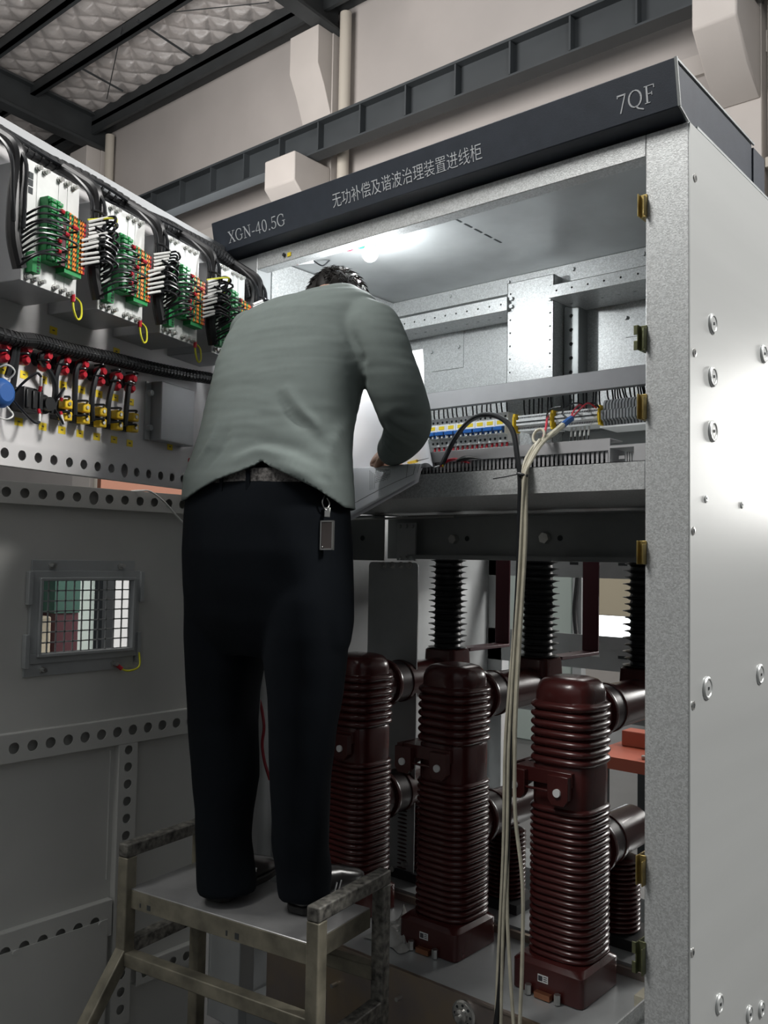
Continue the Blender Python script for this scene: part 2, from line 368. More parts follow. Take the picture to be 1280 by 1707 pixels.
# crane runway girder on the corbels
t = thing('crane_girder', (-8, 8.75, 7.22), 'long dark steel crane girder with stiffeners along the back wall', 'girder')
mb = MB(); mb.box(-17, 6, 8.80, 8.82, 7.24, 7.64); mb.build('web', 'crane', t)
mb = MB(); mb.box(-17, 6, 8.68, 8.94, 7.64, 7.675); mb.build('top_flange', 'crane', t)
mb = MB(); mb.box(-17, 6, 8.70, 8.92, 7.215, 7.24); mb.build('bottom_flange', 'crane', t)
x = -16.6
while x < 5.5:
    mb = MB(); mb.box(x-0.012, x+0.012, 8.69, 8.80, 7.24, 7.64); mb.build('stiffener', 'crane', t); x += 0.79
# lower concrete ring beam with the window band beneath it
mb = MB(); mb.box(-26, 8, WY-0.06, WY, 6.82, 7.05); structure(mb.build('trim_2', 'conc', base=False))
# bright low doorway seen through the cabinet's open back
w = MB(); w.box(-4.98, -4.28, WY-0.03, WY-0.015, 0.35, 0.95); wo = structure(w.build('window_1', 'dayglass', base=False))
w = MB()
for x0, x1, z0, z1 in ((-5.14, -4.98, 0.1, 1.45), (-4.28, -4.1, 0.1, 1.45), (-4.98, -4.28, 0.98, 1.45), (-4.98, -4.28, 0.1, 0.35)): w.box(x0, x1, WY-0.08, WY-0.01, z0, z1)
structure(w.build('trim_3', 'conc', base=False))
a, b = atY(676, 930, WY), atY(724, 930, WY)
w = MB(); w.box(a.x-0.6, b.x, WY-0.03, WY-0.015, 0.3, 2.6); structure(w.build('added_glow_pane', 'dayglass', base=False))  # added glowing pane: whitens the rear gap, lights the poles from behind
w = MB(); w.box(a.x-0.72, a.x-0.6, WY-0.1, WY-0.01, 0.2, 2.75).box(b.x, b.x+0.12, WY-0.1, WY-0.01, 0.2, 2.75).box(a.x-0.6, b.x, WY-0.1, WY-0.01, 2.6, 2.75).box(a.x-0.6, b.x, WY-0.1, WY-0.01, 0.2, 0.3)  # frame around the added pane
structure(w.build('trim_4', 'conc', base=False))
w = MB(); w.box(-14.0, -10.0, WY-0.05, WY-0.03, 5.2, 6.76); structure(w.build('window_3', 'dayglass', base=False))
w = MB(); w.box(-14.1, -9.9, WY-0.07, WY-0.01, 6.76, 6.82).box(-14.1, -9.9, WY-0.07, WY-0.01, 5.1, 5.2).box(-14.1, -14.0, WY-0.07, WY-0.01, 5.2, 6.76).box(-10.0, -9.9, WY-0.07, WY-0.01, 5.2, 6.76)
structure(w.build('trim_5', 'conc', base=False))
# ================================================================ the switchgear cabinet
XL, XR, YF, YR = -2.28, -0.7275, 1.87, 3.50
XI = -2.13                                        # inner edge of the left post
cab = thing('switchgear_cabinet', (-1.5, 2.2, 0), 'tall galvanised switchgear cabinet with dark lettered header, its left door wide open', 'cabinet')
def part(mb, name, m, parent=cab, label=None, **k):
    o = mb.build(name, m, parent, **k)
    if label: o['label'] = label
    return o
# posts
mb = MB(); mb.box(-0.828, -0.7305, YF, YF+0.075, 0.05, 2.468); mb.box(-0.8285, -0.824, YF+0.075, YF+0.10, 0.05, 2.40)
rpost = part(mb, 'corner_post', 'galv', label='bright spangled right front post', bevel=0.003)
mb = MB(); mb.box(XL+0.003, XI, YF, YF+0.06, 0.05, 2.468); part(mb, 'corner_post', 'galv_plain', bevel=0.003)
mb = MB(); mb.box(XL+0.003, XL+0.08, YR-0.06, YR, 0.05, 2.46); part(mb, 'corner_post', 'galv_plain', bevel=0.003)
mb = MB(); mb.box(-0.81, -0.7305, YR-0.06, YR, 0.05, 2.46); part(mb, 'corner_post', 'galv_plain', bevel=0.003)
mb = MB(); mb.box(XI, -0.828, YF, YF+0.045, 2.417, 2.468)
part(mb, 'lintel', 'galv', bevel=0.002)
mb = MB(); p = atY(474, 425, YF-0.001); mb.cyl(p, p+Vector((0, -0.004, 0)), 0.006, 12); part(mb, 'plug', 'black')
mb = MB(); p = atY(482, 424, YF-0.001); mb.box(p.x-0.008, p.x+0.008, YF-0.002, YF, p.z-0.006, p.z+0.006); part(mb, 'sticker', 'sticker')
# header cap with its lettering
HX0, HX1 = -2.296, -0.737
HB, HT = Vector((0, 1.832, 2.489)), Vector((0, 1.811, 2.589))
mb = MB(); prof = [(HT.y, HT.z), (HB.y, HB.z), (YF+0.02, 2.470), (2.31, 2.470), (2.31, 2.585)]
mb.prism(prof, HX1-HX0, lambda p: Vector((HX0+p.z, p.x, p.y)))
hd = part(mb, 'header', 'header', label='dark slate lettered header', bevel=0.002)
mb = MB(); mb.box(-0.7370, -0.7330, 1.80+0.012, 2.32, 2.5835, 2.5885); mb.bar((-0.735, 1.811, 2.589), (-0.735, 1.832, 2.489), 0.004, 0.006, (1, 0, 0)); mb.bar((-0.735, 1.832, 2.489), (-0.735, 1.89, 2.471), 0.004, 0.004, (1, 0, 0))
part(mb, 'header_edge', 'galv_dark', hd)
mb = MB(); mb.box(-0.95, -0.7332, 2.312, 2.40, 2.47, 2.575); part(mb, 'header_return', 'header', hd)
fu = (HT-HB).normalized(); fn = Vector((0, -fu.z, fu.y)); fn = -fn if fn.y > 0 else fn
def face(a, b, c=0.0): return Vector((a, HB.y, HB.z)) + fu*b + fn*(c+0.0006)
def ell(cx, cy, rx, ry, a0, a1, n=18): return [(cx+rx*math.cos(math.radians(a0+(a1-a0)*i/n)), cy+ry*math.sin(math.radians(a0+(a1-a0)*i/n))) for i in range(n+1)]
TK, TN, SF = 0.11, 0.05, 0.045
def oval_w(i, n, a0, a1):
    a = math.radians(a0+(a1-a0)*(i+.5)/n); return TN+(TK-TN)*abs(math.cos(a))
GL = {
 'X': (0.86, [([(0.12, 0.97), (0.74, 0.03)], TK), ([(0.72, 0.97), (0.12, 0.03)], TN), ([(0.0, 0.98), (0.3, 0.98)], SF), ([(0.56, 0.98), (0.86, 0.98)], SF), ([(0.0, 0.02), (0.28, 0.02)], SF), ([(0.58, 0.02), (0.88, 0.02)], SF)]),
 'G': (0.90, ['arc', (0.44, 0.5, 0.40, 0.48, 48, 318)], [([(0.74, 0.42), (0.74, 0.10)], 0.09), ([(0.56, 0.43), (0.9, 0.43)], SF), ([(0.72, 0.92), (0.72, 0.7)], TN)]),
 'N': (0.92, [([(0.14, 0.98), (0.78, 0.02)], TK), ([(0.17, 0.98), (0.17, 0.02)], TN), ([(0.77, 0.98), (0.77, 0.02)], TN), ([(0.0, 0.98), (0.22, 0.98)], SF), ([(0.62, 0.98), (0.92, 0.98)], SF), ([(0.02, 0.02), (0.32, 0.02)], SF)]),
 '-': (0.42, [([(0.04, 0.33), (0.36, 0.33)], 0.075)]),
 '4': (0.66, [([(0.44, 0.98), (0.03, 0.3)], TN), ([(0.02, 0.28), (0.64, 0.28)], 0.06), ([(0.45, 0.98), (0.45, 0.0)], 0.09)]),
 '0': (0.66, ['arc', (0.32, 0.5, 0.25, 0.48, 0, 360)], []),
 '.': (0.30, [([(0.08, 0.05), (0.19, 0.05)], 0.11)]),
 '5': (0.64, ['arc', (0.26, 0.31, 0.27, 0.29, -150, 125)], [([(0.14, 0.96), (0.56, 0.96)], 0.08), ([(0.15, 0.97), (0.11, 0.52)], TN)]),
 '7': (0.66, [([(0.04, 0.95), (0.60, 0.95)], 0.09), ([(0.58, 0.94), (0.20, -0.08)], 0.075), ([(0.05, 0.97), (0.05, 0.82)], TN)]),
 'Q': (0.98, ['arc', (0.46, 0.5, 0.41, 0.48, 0, 360)], [([(0.48, 0.06), (0.66, -0.12)], 0.09), ([(0.66, -0.12), (0.98, -0.24)], 0.07)]),
 'F': (0.70, [([(0.18, 0.98), (0.18, 0.02)], TK), ([(0.02, 0.98), (0.66, 0.98)], SF), ([(0.65, 0.98), (0.65, 0.8)], TN), ([(0.2, 0.52), (0.5, 0.52)], SF), ([(0.5, 0.61), (0.5, 0.42)], TN), ([(0.02, 0.02), (0.36, 0.02)], SF)]),
}
def latin(text, x0, x1, b0, h, name):
    adv = sum(GL[c][0]+0.09 for c in text)-0.09; sx = (x1-x0)/adv; mb = MB(); x = x0
    def seg(p, q, w):
        a = face(x+p[0]*sx, b0+p[1]*h); b = face(x+q[0]*sx, b0+q[1]*h)
        d = (b-a).normalized(); mb.bar(a-d*w*h*0.15, b+d*w*h*0.15, w*h, 0.0008, fn)
    for c in text:
        g = GL[c]; segs = g[1]
        if segs and segs[0] == 'arc':
            cx, cy, rx, ry, a0, a1 = segs[1]; pts = ell(cx, cy, rx, ry, a0, a1)
            for i in range(len(pts)-1): seg(pts[i], pts[i+1], oval_w(i, len(pts)-1, a0, a1))
            segs = g[2]
        for pl, w in segs: seg(pl[0], pl[1], w)
        x += (g[0]+0.09)*sx
    o = mb.build(name, 'letter', hd, smooth=0); o['label'] = 'silver lettering reading '+text; return o
pa, pb = atY(381, 396, 1.824), atY(475, 368, 1.824)
latin('XGN-40.5G', pa.x, pb.x, 0.022, 0.036, 'lettering')
pa, pb = atY(1029, 170, 1.824), atY(1092, 165, 1.824)
latin('7QF', pa.x, pb.x, 0.026, 0.037, 'lettering')
def cjk(text, x0, x1, b0):
    cu = bpy.data.curves.new('characters', 'FONT'); cu.body = text; cu.size = 0.05; cu.extrude = 0.0004; cu.offset = -0.0004; cu.resolution_u = 3
    tmp = bpy.data.objects.new('characters', cu); COL.objects.link(tmp)
    dg = bpy.context.evaluated_depsgraph_get(); me = bpy.data.meshes.new_from_object(tmp.evaluated_get(dg))
    bpy.data.objects.remove(tmp); bpy.data.curves.remove(cu)
    A = np.array([v.co for v in me.vertices]); lo, hi = A.min(0), A.max(0); s = (x1-x0)/(hi[0]-lo[0]); sy = 0.041/(hi[1]-lo[1])
    off = world_loc(hd)
    for v in me.vertices:
        v.co = face(x0+(v.co.x-lo[0])*s, b0+(v.co.y-lo[1])*sy, v.co.z)-off
    me.materials.clear(); me.materials.append(M['letter'])
    o = bpy.data.objects.new('lettering', me); COL.objects.link(o); o.parent = hd; o['label'] = 'row of silver Chinese characters'
pa, pb = atY(555, 335, 1.824), atY(803, 262, 1.824)
cjk('无功补偿及谐波治理装置进线柜', pa.x, pb.x, 0.024)
# side sheets and roof
mb = MB(); mb.box(-0.7303, XR, YF+0.001, YR, 0.05, 2.466); sp = part(mb, 'side_panel', 'side', label='wide plain right side sheet with embossed knockouts')
for px, py, r in ((1187, 540, 0.024), (1187, 628, 0.024), (1187, 719, 0.025), (1272, 590, 0.025), (1178, 1147, 0.026), (1266, 1124, 0.026), (1198, 1673, 0.022), (1248, 1690, 0.020), (1268, 1682, 0.020), (1176, 832, 0.009), (1236, 842, 0.009)):
    p = atX(px, py, XR); mb = MB()
    if r > 0.015:
        mb.rev((XR-0.001, p.y, p.z), (XR+0.01, p.y, p.z), [(0, r), (0.004, r*0.97), (0.0065, r*0.86), (0.0062, r*0.74), (0.0045, r*0.66), (0.0050, r*0.3), (0.0052, 0.001)], 28)
        mb.mats = [M['side']]; mb.mi = [0]*len(mb.f)
        mb.use('hole').box(XR+0.0045, XR+0.0058, p.y-0.003, p.y+0.003, p.z-0.003, p.z+0.003)
        mb.build('knockout', None, sp)
    else:
        mb.rev((XR-0.001, p.y, p.z), (XR+0.01, p.y, p.z), [(0, r), (0.003, r*0.9), (0.004, r*0.5), (0.002, 0.001)], 20); mb.build('dimple', 'side', sp)
for px, py in ((1158, 297), (1157, 588), (1155, 885), (1155, 1176), (1154, 1588)):
    p = atX(px, py, XR); mb = MB(); mb.use('steel').rev((XR-0.001, p.y, p.z), (XR+0.01, p.y, p.z), [(0, 0.010), (0.003, 0.009), (0.0035, 0.005)], 16, caps=False)
    mb.use('hole').cyl((XR, p.y, p.z), (XR+0.002, p.y, p.z), 0.005, 10); mb.build('rivet_nut', None, sp)
mb = MB(); mb.box(XL, XL+0.003, YF, YR, 0.05, 2.466); part(mb, 'side_panel', 'galv_plain')
mb = MB(); mb.box(XI-0.002, XI+0.004, YF+0.06, 2.62, 1.66, 2.465); part(mb, 'inner_side_sheet', 'galv')
mb = MB(); mb.box(XL, XR, YF+0.045, YR, 2.468, 2.474); roofp = part(mb, 'roof_sheet', 'galv_plain')
for i in range(6):
    y0 = 1.955+i*0.052; mb = MB(); mb.box(-1.462, -1.456, y0, y0+0.038, 2.4672, 2.4684); mb.build('vent_slot', 'hole', roofp)
for px, py in ((798, 323), (846, 333), (904, 318), (945, 305), (978, 296)):
    p = atZ(px, py, 2.4675); mb = MB(); mb.cyl((p.x, p.y, 2.4665), (p.x, p.y, 2.4684), 0.004, 8); mb.build('rivet_hole', 'hole', roofp)
# instrument compartment inside
mb = MB(); mb.box(XI, -0.75, 2.62, 2.624, 1.66, 2.468); bp_ = part(mb, 'back_panel', 'galv', label='bright spangled back sheet of the upper compartment')
mb = MB(); mb.box(XI, -0.75, 2.55, 2.552, 2.411, 2.467).box(XI, -0.75, 2.552, 2.62, 2.411, 2.4125)
for px, py in ((655, 519), (663, 517), (751, 494), (848, 471), (955, 449), (1073, 424)):
    p = atY(px, py, 2.55); mb.cyl((p.x, 2.55, p.z), (p.x, 2.543, p.z), 0.007, 6)
part(mb, 'top_rail', 'galv')
Tx = lambda x0, y, z: (lambda p: Vector((x0+p.x, y-p.z, z+p.y)))
def holed_channel(name, x0, x1, z0, z1, y, depth, n):
    mb = MB(); L = x1-x0
    perforated(mb, L, z1-z0, [(L*(i+.5)/n, 0.0032) for i in range(n)], 0.002, Tx(x0, y, (z0+z1)/2), 16)
    perforated(mb, L, depth, [(L*(i+.5)/n, 0.006, 0.003) for i in range(n)], 0.002, lambda p: Vector((x0+p.x, y+depth/2+p.y, z0+p.z)), 24)
    mb.box(x0, x1, y, y+depth, z1-0.002, z1); mb.box(x1-0.002, x1, y, y+depth, z0, z1); mb.box(x0, x0+0.002, y, y+depth, z0, z1)
    return part(mb, name, 'galv')
holed_channel('mounting_channel', XI, -1.580, 2.332, 2.377, 2.48, 0.13, 12)
holed_channel('mounting_channel', -1.388, -0.80, 2.324, 2.362, 2.42, 0.19, 11)
mb = MB(); 
for xx in (-1.578, -1.428):
    n = 16; Lz = 2.427-1.67
    w = 0.024
    perforated(mb, Lz, w, [(0.06+i*0.044, 0.003) for i in range(n)], 0.002, lambda p, xx=xx: Vector((xx+p.y, 2.5-p.z, 1.67+p.x)), 16)
mb.box(-1.566, -1.440, 2.498, 2.5, 1.67, 2.427); mb.box(-1.418, -1.416, 2.498, 2.62, 1.67, 2.427).box(-1.590, -1.588, 2.498, 2.62, 1.67, 2.427).box(-1.59, -1.416, 2.498, 2.62, 2.4255, 2.427)
for x, z in ((-1.572, 2.372), (-1.572, 2.346), (-1.426, 2.372), (-1.426, 2.346)): mb.cyl((x, 2.498, z), (x, 2.488, z), 0.0075, 6)
part(mb, 'column_channel', 'galv')
mb = MB()
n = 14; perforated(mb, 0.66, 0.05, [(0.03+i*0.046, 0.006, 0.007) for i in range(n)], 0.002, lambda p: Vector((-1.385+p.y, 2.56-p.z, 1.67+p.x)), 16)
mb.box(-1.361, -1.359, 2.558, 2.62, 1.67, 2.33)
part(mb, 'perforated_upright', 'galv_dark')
for (px0, py0, px1, py1) in ((720, 552, 772, 612), (1043, 495, 1085, 556)):
    a, b = atY(px0, py0, 2.617), atY(px1, py1, 2.617); mb = MB(); mb.box(a.x, b.x, 2.616, 2.6199, b.z, a.z)
    for q in ((px0+0, py0+35), (px1-7, py0+26)):
        c = atY(*q, 2.616); mb.cyl((c.x, 2.616, c.z), (c.x, 2.608, c.z), 0.007, 8)
    o = mb.build('cover_plate', 'galv', bp_)
# shelf with its front lip
mb = MB(); mb.box(XI, -0.830, 1.888, 2.62, 1.6665, 1.6685); mb.box(XI, -0.8365, 1.884, 1.888, 1.6665, 1.731); mb.box(XI, -0.8365, 1.884, 1.90, 1.7295, 1.731)
mb.box(-0.851, -0.8505, 1.8836, 1.884, 1.668, 1.731)
part(mb, 'shelf_tray', 'galv', label='galvanised tray whose front lip carries the drawing')
# cross beam under the shelf
mb = MB(); x0 = atY(692, 900, 2.5).x; mb.box(x0-0.14, x0+0.02, 2.515, 2.519, 1.503, 1.655)  # this box is an added dark backing that keeps the splice gap shaded
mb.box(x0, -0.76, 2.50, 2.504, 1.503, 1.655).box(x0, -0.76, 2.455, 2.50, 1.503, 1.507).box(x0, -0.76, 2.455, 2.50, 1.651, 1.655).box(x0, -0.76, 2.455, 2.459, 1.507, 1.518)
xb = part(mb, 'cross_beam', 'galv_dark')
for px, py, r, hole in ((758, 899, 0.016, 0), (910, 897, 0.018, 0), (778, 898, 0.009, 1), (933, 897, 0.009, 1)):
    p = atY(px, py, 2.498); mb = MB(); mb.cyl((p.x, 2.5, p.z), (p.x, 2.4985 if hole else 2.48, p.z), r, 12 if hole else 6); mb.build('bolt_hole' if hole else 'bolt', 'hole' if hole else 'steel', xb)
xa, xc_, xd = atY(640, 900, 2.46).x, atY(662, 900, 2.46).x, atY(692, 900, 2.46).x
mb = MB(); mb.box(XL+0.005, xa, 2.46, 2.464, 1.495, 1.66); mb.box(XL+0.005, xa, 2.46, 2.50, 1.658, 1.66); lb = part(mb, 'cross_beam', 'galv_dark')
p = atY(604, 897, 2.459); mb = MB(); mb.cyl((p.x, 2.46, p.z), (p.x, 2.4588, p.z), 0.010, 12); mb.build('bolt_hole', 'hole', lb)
mb = MB(); mb.box(xc_, xd, 2.46, 2.468, 1.497, 1.63)
for zz in (1.506, 1.618):
    for i in range(3): 
        xx = xc_+(xd-xc_)*(0.15+0.35*i); mb.cyl((xx, 2.46, zz), (xx, 2.452, zz), 0.0075, 8)
part(mb, 'bolted_splice', 'galv_plain')
mb = MB(); a, b = atY(588, 866, 2.44), atY(757, 861, 2.44); mb.cyl(a, b, 0.004, 8); part(mb, 'thin_rod', 'steel')
# grey hanging plate with four bolts
a, b = atY(615, 938, 2.44), atY(697, 938, 2.44)
mb = MB(); poly = [(a.x, 0.35), (b.x, 0.35)]+[(b.x-0.015+0.015*math.cos(t), 1.475+0.015*math.sin(t)) for t in (0, .5, 1.0, 1.57)]+[(a.x+0.015-0.015*math.sin(t), 1.475+0.015*math.cos(t)) for t in (0, .5, 1.0, 1.57)]
mb.prism(poly, 0.004, lambda p: Vector((p.x, 2.44+p.z, p.y))); hp = part(mb, 'hanging_plate', 'galv_plain', label='grey plate with rounded top corners and four bolts')
for i in range(4):
    p = atY(640+14.5*i, 942, 2.44); mb = MB(); mb.cyl((p.x, 2.44, p.z), (p.x, 2.425, p.z), 0.009, 6); mb.cyl((p.x, 2.44, p.z), (p.x, 2.436, p.z), 0.012, 14); mb.build('bolt', 'steel', hp)
for px, py in ((657, 1447), (676, 1440)):
    p = atY(px, py, 2.44); mb = MB(); mb.cyl((p.x, 2.44, p.z), (p.x, 2.425, p.z), 0.010, 6); mb.build('bolt', 'steel', hp)
# grey inner upright with bolts seen between the man's legs
mb = MB(); mb.box(-2.25, -2.19, 2.10, 2.16, 0.3, 1.55)
for z in (1.07, 0.80, 0.775): mb.cyl((-2.20, 2.10, z), (-2.20, 2.088, z), 0.008, 6); mb.cyl((-2.215, 2.10, z+.003), (-2.215, 2.088, z+.003), 0.008, 6)
part(mb, 'inner_upright', 'galv_plain')
# rear frame and its openings
YB = 3.44
def rearpx(x0, y0, x1, y1, name, m='galv_plain', y=YB, t=0.004, **k):
    a, b = atY(x0, y0, y), atY(x1, y1, y); mb = MB(); mb.box(a.x, b.x, y, y+t, b.z, a.z); return part(mb, name, m, **k)
a = atY(785, 960, YB).x; b = atY(808, 960, YB).x
mb = MB(); mb.box(a, b, YB-0.03, YB, 0.05, 2.45); part(mb, 'rear_upright', 'galv_plain')
mb = MB(); c = atY(718, 960, YB).x; mb.box(c, a, YB, YB+0.004, 0.9, 2.45); part(mb, 'rear_sheet', 'galv_plain')
zt0 = atY(900, 961, YB).z; zm0, zm1 = atY(960, 1057, YB).z, atY(960, 1113, YB).z
for z0, z1, nm in ((zt0, 1.66, 'rear_cross_plate'), (zm1, zm0, 'rear_cross_plate')):
    mb = MB(); mb.box(b, -0.80, YB, YB+0.004, z0, z1)
    o = part(mb, nm, 'galv_plain')
    for px in (960, 1040):
        for k in (-1, 1):
            p = atY(px+20, 0, YB); zc = (z0+min(z1, z0+0.12))/2; mb = MB(); mb.box(p.x-0.02+k*.05, p.x+0.02+k*.05, YB-0.001, YB, zc-0.006, zc+0.006); mb.build('slot', 'hole' if k < 0 else 'white', o)
mb = MB(); mb.box(b, -0.80, YB-0.05, YB, 0.86, 0.90).box(b, -0.80, YB-0.05, YB-0.046, 0.9, 0.96); part(mb, 'rear_sill', 'galv_plain')
mb = MB(); mb.box(XL+0.01, -0.74, 1.95, YR, 0.05, 0.06); part(mb, 'base_sheet', 'galv_plain')
mb = MB(); mb.box(XL+0.01, -0.74, 2.36, 2.62, 0.395, 0.405).box(XL+0.01, -0.74, 2.36, 2.364, 0.33, 0.395); part(mb, 'base_cross_member', 'galv_plain')
mb = MB(); mb.box(XL+0.01, -0.74, 2.86, 3.05, 0.385, 0.395).box(XL+0.01, -0.74, 2.86, 2.864, 0.30, 0.385); part(mb, 'base_cross_member', 'galv_plain')
mb = MB(); mb.use('galv').box(-0.96, -0.835, 1.90, 2.34, 0.372, 0.376).box(-0.96, -0.956, 1.90, 2.34, 0.376, 0.42).box(-0.96, -0.835, 1.90, 1.904, 0.25, 0.376)
p = Vector((-0.90, 1.99, 0.377)); mb.use('hole').cyl((p.x, p.y, 0.3755), (p.x, p.y, 0.3768), 0.008, 10)
mb.build('side_guide_rail', None, cab)
mb = MB(); mb.box(XI, -0.97, 1.90, 1.915, 0.05, 0.12); mb.box(XI, -0.97, 1.90, 1.95, 0.05, 0.053); part(mb, 'base_skirt', 'galv_dark')
# door-catch brackets along the right post
for i, (px, py, m, h) in enumerate(((1076, 341, 'yzinc', .052), (1075, 562, 'ozinc', .056), (1074, 677, 'yzinc', .056), (1072, 921, 'yzinc', .052), (1070, 1451, 'yzinc', .062), (1069, 1597, 'ozinc', .066))):
    p = atY(px, py, YF-0.008); mb = MB(); x = -0.829; z = p.z
    mb.box(x-0.012, x-0.009, YF-0.016, YF+0.03, z-h/2, z+h/2).box(x-0.012, x+0.006, YF-0.004, YF-0.001, z-h/2, z+h/2).box(x+0.003, x+0.006, YF-0.02, YF-0.001, z-h/2, z+h*0.35)
    if i in (1, 5): mb.box(x-0.02, x-0.009, YF-0.016, YF-0.013, z+h*0.12, z+h/2).box(x-0.02, x-0.009, YF-0.016, YF-0.013, z-h/2, z-h*0.12)
    o = mb.build('door_catch', m, rpost, bevel=0.001); 
# ---------------------------------------------------------------- lower door (open square to the front)
LX = -2.30
mb = MB(); gy0, gy1, gz0, gz1 = 1.262, 1.548, 1.226, 1.425
y0, y1 = 0.35, 1.86
mb.box(LX-0.003, LX, y0, gy0, 0.03, 1.69).box(LX-0.003, LX, gy1, y1, 0.03, 1.69).box(LX-0.003, LX, gy0, gy1, 0.03, gz0).box(LX-0.003, LX, gy0, gy1, gz1, 1.69)
mb.box(LX-0.003, LX+0.02, y1-0.003, y1, 0.03, 1.69)
ld = part(mb, 'lower_door', 'door', label='open lower door, light grey painted, seen from its inner side')
Td = lambda x, y0, z: (lambda p: Vector((x+p.z, y0+p.x, z+p.y)))
Tv = lambda x, y, z0: (lambda p: Vector((x+p.z, y+p.y, z0+p.x)))
def strip_rail(yy0, yy1, zc, w, holes, name='stiffening_rail', n=16, stand=0.022):
    mb = MB(); perforated(mb, yy1-yy0, w, holes, 0.0018, Td(LX+stand, yy0, zc), n)
    for s in (-1, 1): mb.box(LX, LX+stand, yy0, yy1, zc+s*w/2-0.001, zc+s*w/2+0.001)
    return mb.build(name, 'door', ld)
hs = []
for px, py in ((10, 822), (41, 824), (71, 826), (100, 829), (128, 830), (156, 836), (182, 834), (208, 836), (233, 838), (257, 840), (281, 842), (304, 843)):
    hs.append((atX(px, py, LX+0.022).y-y0, 0.0135 if px != 156 else 0.0155, 0.0135 if px != 156 else 0.02))
sp_ = hs[1][0]-hs[0][0]; a = hs[0][0]-sp_
while a > 0.03: hs.append((a, 0.0135)); a -= sp_
strip_rail(y0, y1, 1.660, 0.058, hs)
hs = []; yy = atX(23, 1243, LX+0.022).y-y0; k = -20
while k < 14:
    a = yy+0.0522*k
    if 0.03 < a < y1-y0-0.05: hs.append((a, 0.0150))
    k += 1
strip_rail(y0, y1-0.02, 0.984, 0.074, hs)
# vertical stiffener with its holes
def vert_rail(yc, z0, z1, w, zfirst, step, r, stand=0.022):
    hs = []; z = zfirst
    while z > z0+0.03: hs.append((z-z0, r)); z -= step
    mb = MB(); perforated(mb, z1-z0, w, hs, 0.0018, Tv(LX+stand, yc, z0), 16)
    for s in (-1, 1): mb.box(LX, LX+stand, yc+s*w/2-0.001, yc+s*w/2+0.001, z0, z1)
    return mb.build('stiffening_rail', 'door', ld)
p = atX(214, 1250, LX+0.022); vert_rail(p.y, 0.14, 0.946, 0.062, p.z, 0.0495, 0.0135)
hs = []; yy = atX(8, 1582, LX+0.022).y-y0; k = -16
while k < 7:
    a = yy+0.0525*k
    if 0.03 < a < 1.14: hs.append((a, 0.0150))
    k += 1
strip_rail(y0, y0+1.16, 0.457, 0.10, hs)
mb = MB(); mb.box(LX+0.024, LX+0.0265, y0, y0+1.145, 0.14, 0.457)
for px, py in ((167, 1540), (24, 1588)):
    p = atX(px, py, LX+0.0265); mb.cyl(p, p+Vector((0.004, 0, 0)), 0.006, 10)
mb.build('lower_pane', 'door', ld)
for yc in (atX(181, 1350, LX).y, atX(192, 1350, LX).y, atX(197, 1350, LX).y):
    mb = MB(); mb.rev((LX, yc, 0.56), (LX, yc, 0.93), [(0, 0.003), (0.37, 0.003)], 8); mb.build('pressed_ridge', 'door', ld)
strip_rail(1.60, 1.84, 0.262, 0.06, [(0.03+0.05*k, 0.0135) for k in range(5)])
# wire-mesh window of the lower door
mb = MB(); X0 = LX+0.001
for a0, a1, c0, c1, d in ((1.232, 1.576, 1.425, 1.452, 0.012), (1.232, 1.576, 1.20, 1.226, 0.012), (1.232, 1.262, 1.226, 1.425, 0.012), (1.548, 1.576, 1.226, 1.425, 0.012)): mb.box(X0, X0+d, a0, a1, c0, c1)
for a0, a1, c0, c1 in ((1.254, 1.556, 1.425, 1.433), (1.254, 1.556, 1.218, 1.226), (1.254, 1.262, 1.226, 1.425), (1.548, 1.556, 1.226, 1.425)): mb.box(X0+0.012, X0+0.024, a0, a1, c0, c1)
mb.box(X0, X0+0.006, 1.235, 1.56, 1.452, 1.482).box(X0, X0+0.006, 1.222, 1.565, 1.165, 1.20)
for (y, z) in ((1.228, 1.40), (1.58, 1.40), (1.224, 1.23), (1.576, 1.22)): mb.box(X0, X0+0.02, y-0.006, y+0.006, z-0.04, z+0.05)
vf = mb.build('vent_frame', 'galv_plain', ld, bevel=0.001); vf['label'] = 'galvanised frame of the mesh window'
mb = MB()
for i in range(12): y = gy0+(gy1-gy0)*i/11; mb.box(X0+0.001, X0+0.004, y-0.0018, y+0.0018, gz0, gz1)
for i in range(8): z = gz0+(gz1-gz0)*i/7; mb.box(X0+0.001, X0+0.004, gy0, gy1, z-0.0018, z+0.0018)
vm = mb.build('wire_mesh', 'galv_plain', ld)
for y, z in ((1.292, 1.466), (1.510, 1.466), (1.275, 1.182), (1.498, 1.182)):
    mb = MB(); mb.cyl((X0+0.006, y, z), (X0+0.026, y, z), 0.006, 10); mb.cyl((X0+0.006, y, z), (X0+0.011, y, z), 0.010, 6); mb.build('bolt', 'steel', ld)
mb = MB(); mb.use('yellowwire').tube([(X0+0.018, 1.502, 1.175), (X0+0.03, 1.53, 1.16), (X0+0.03, 1.57, 1.17), (X0+0.02, 1.575, 1.21)], 0.0028); mb.use('red').cyl((X0+0.018, 1.502, 1.178), (X0+0.024, 1.515, 1.166), 0.006, 8); mb.build('earth_wire', None, ld)['label'] = 'short yellow earth wire with red lug'
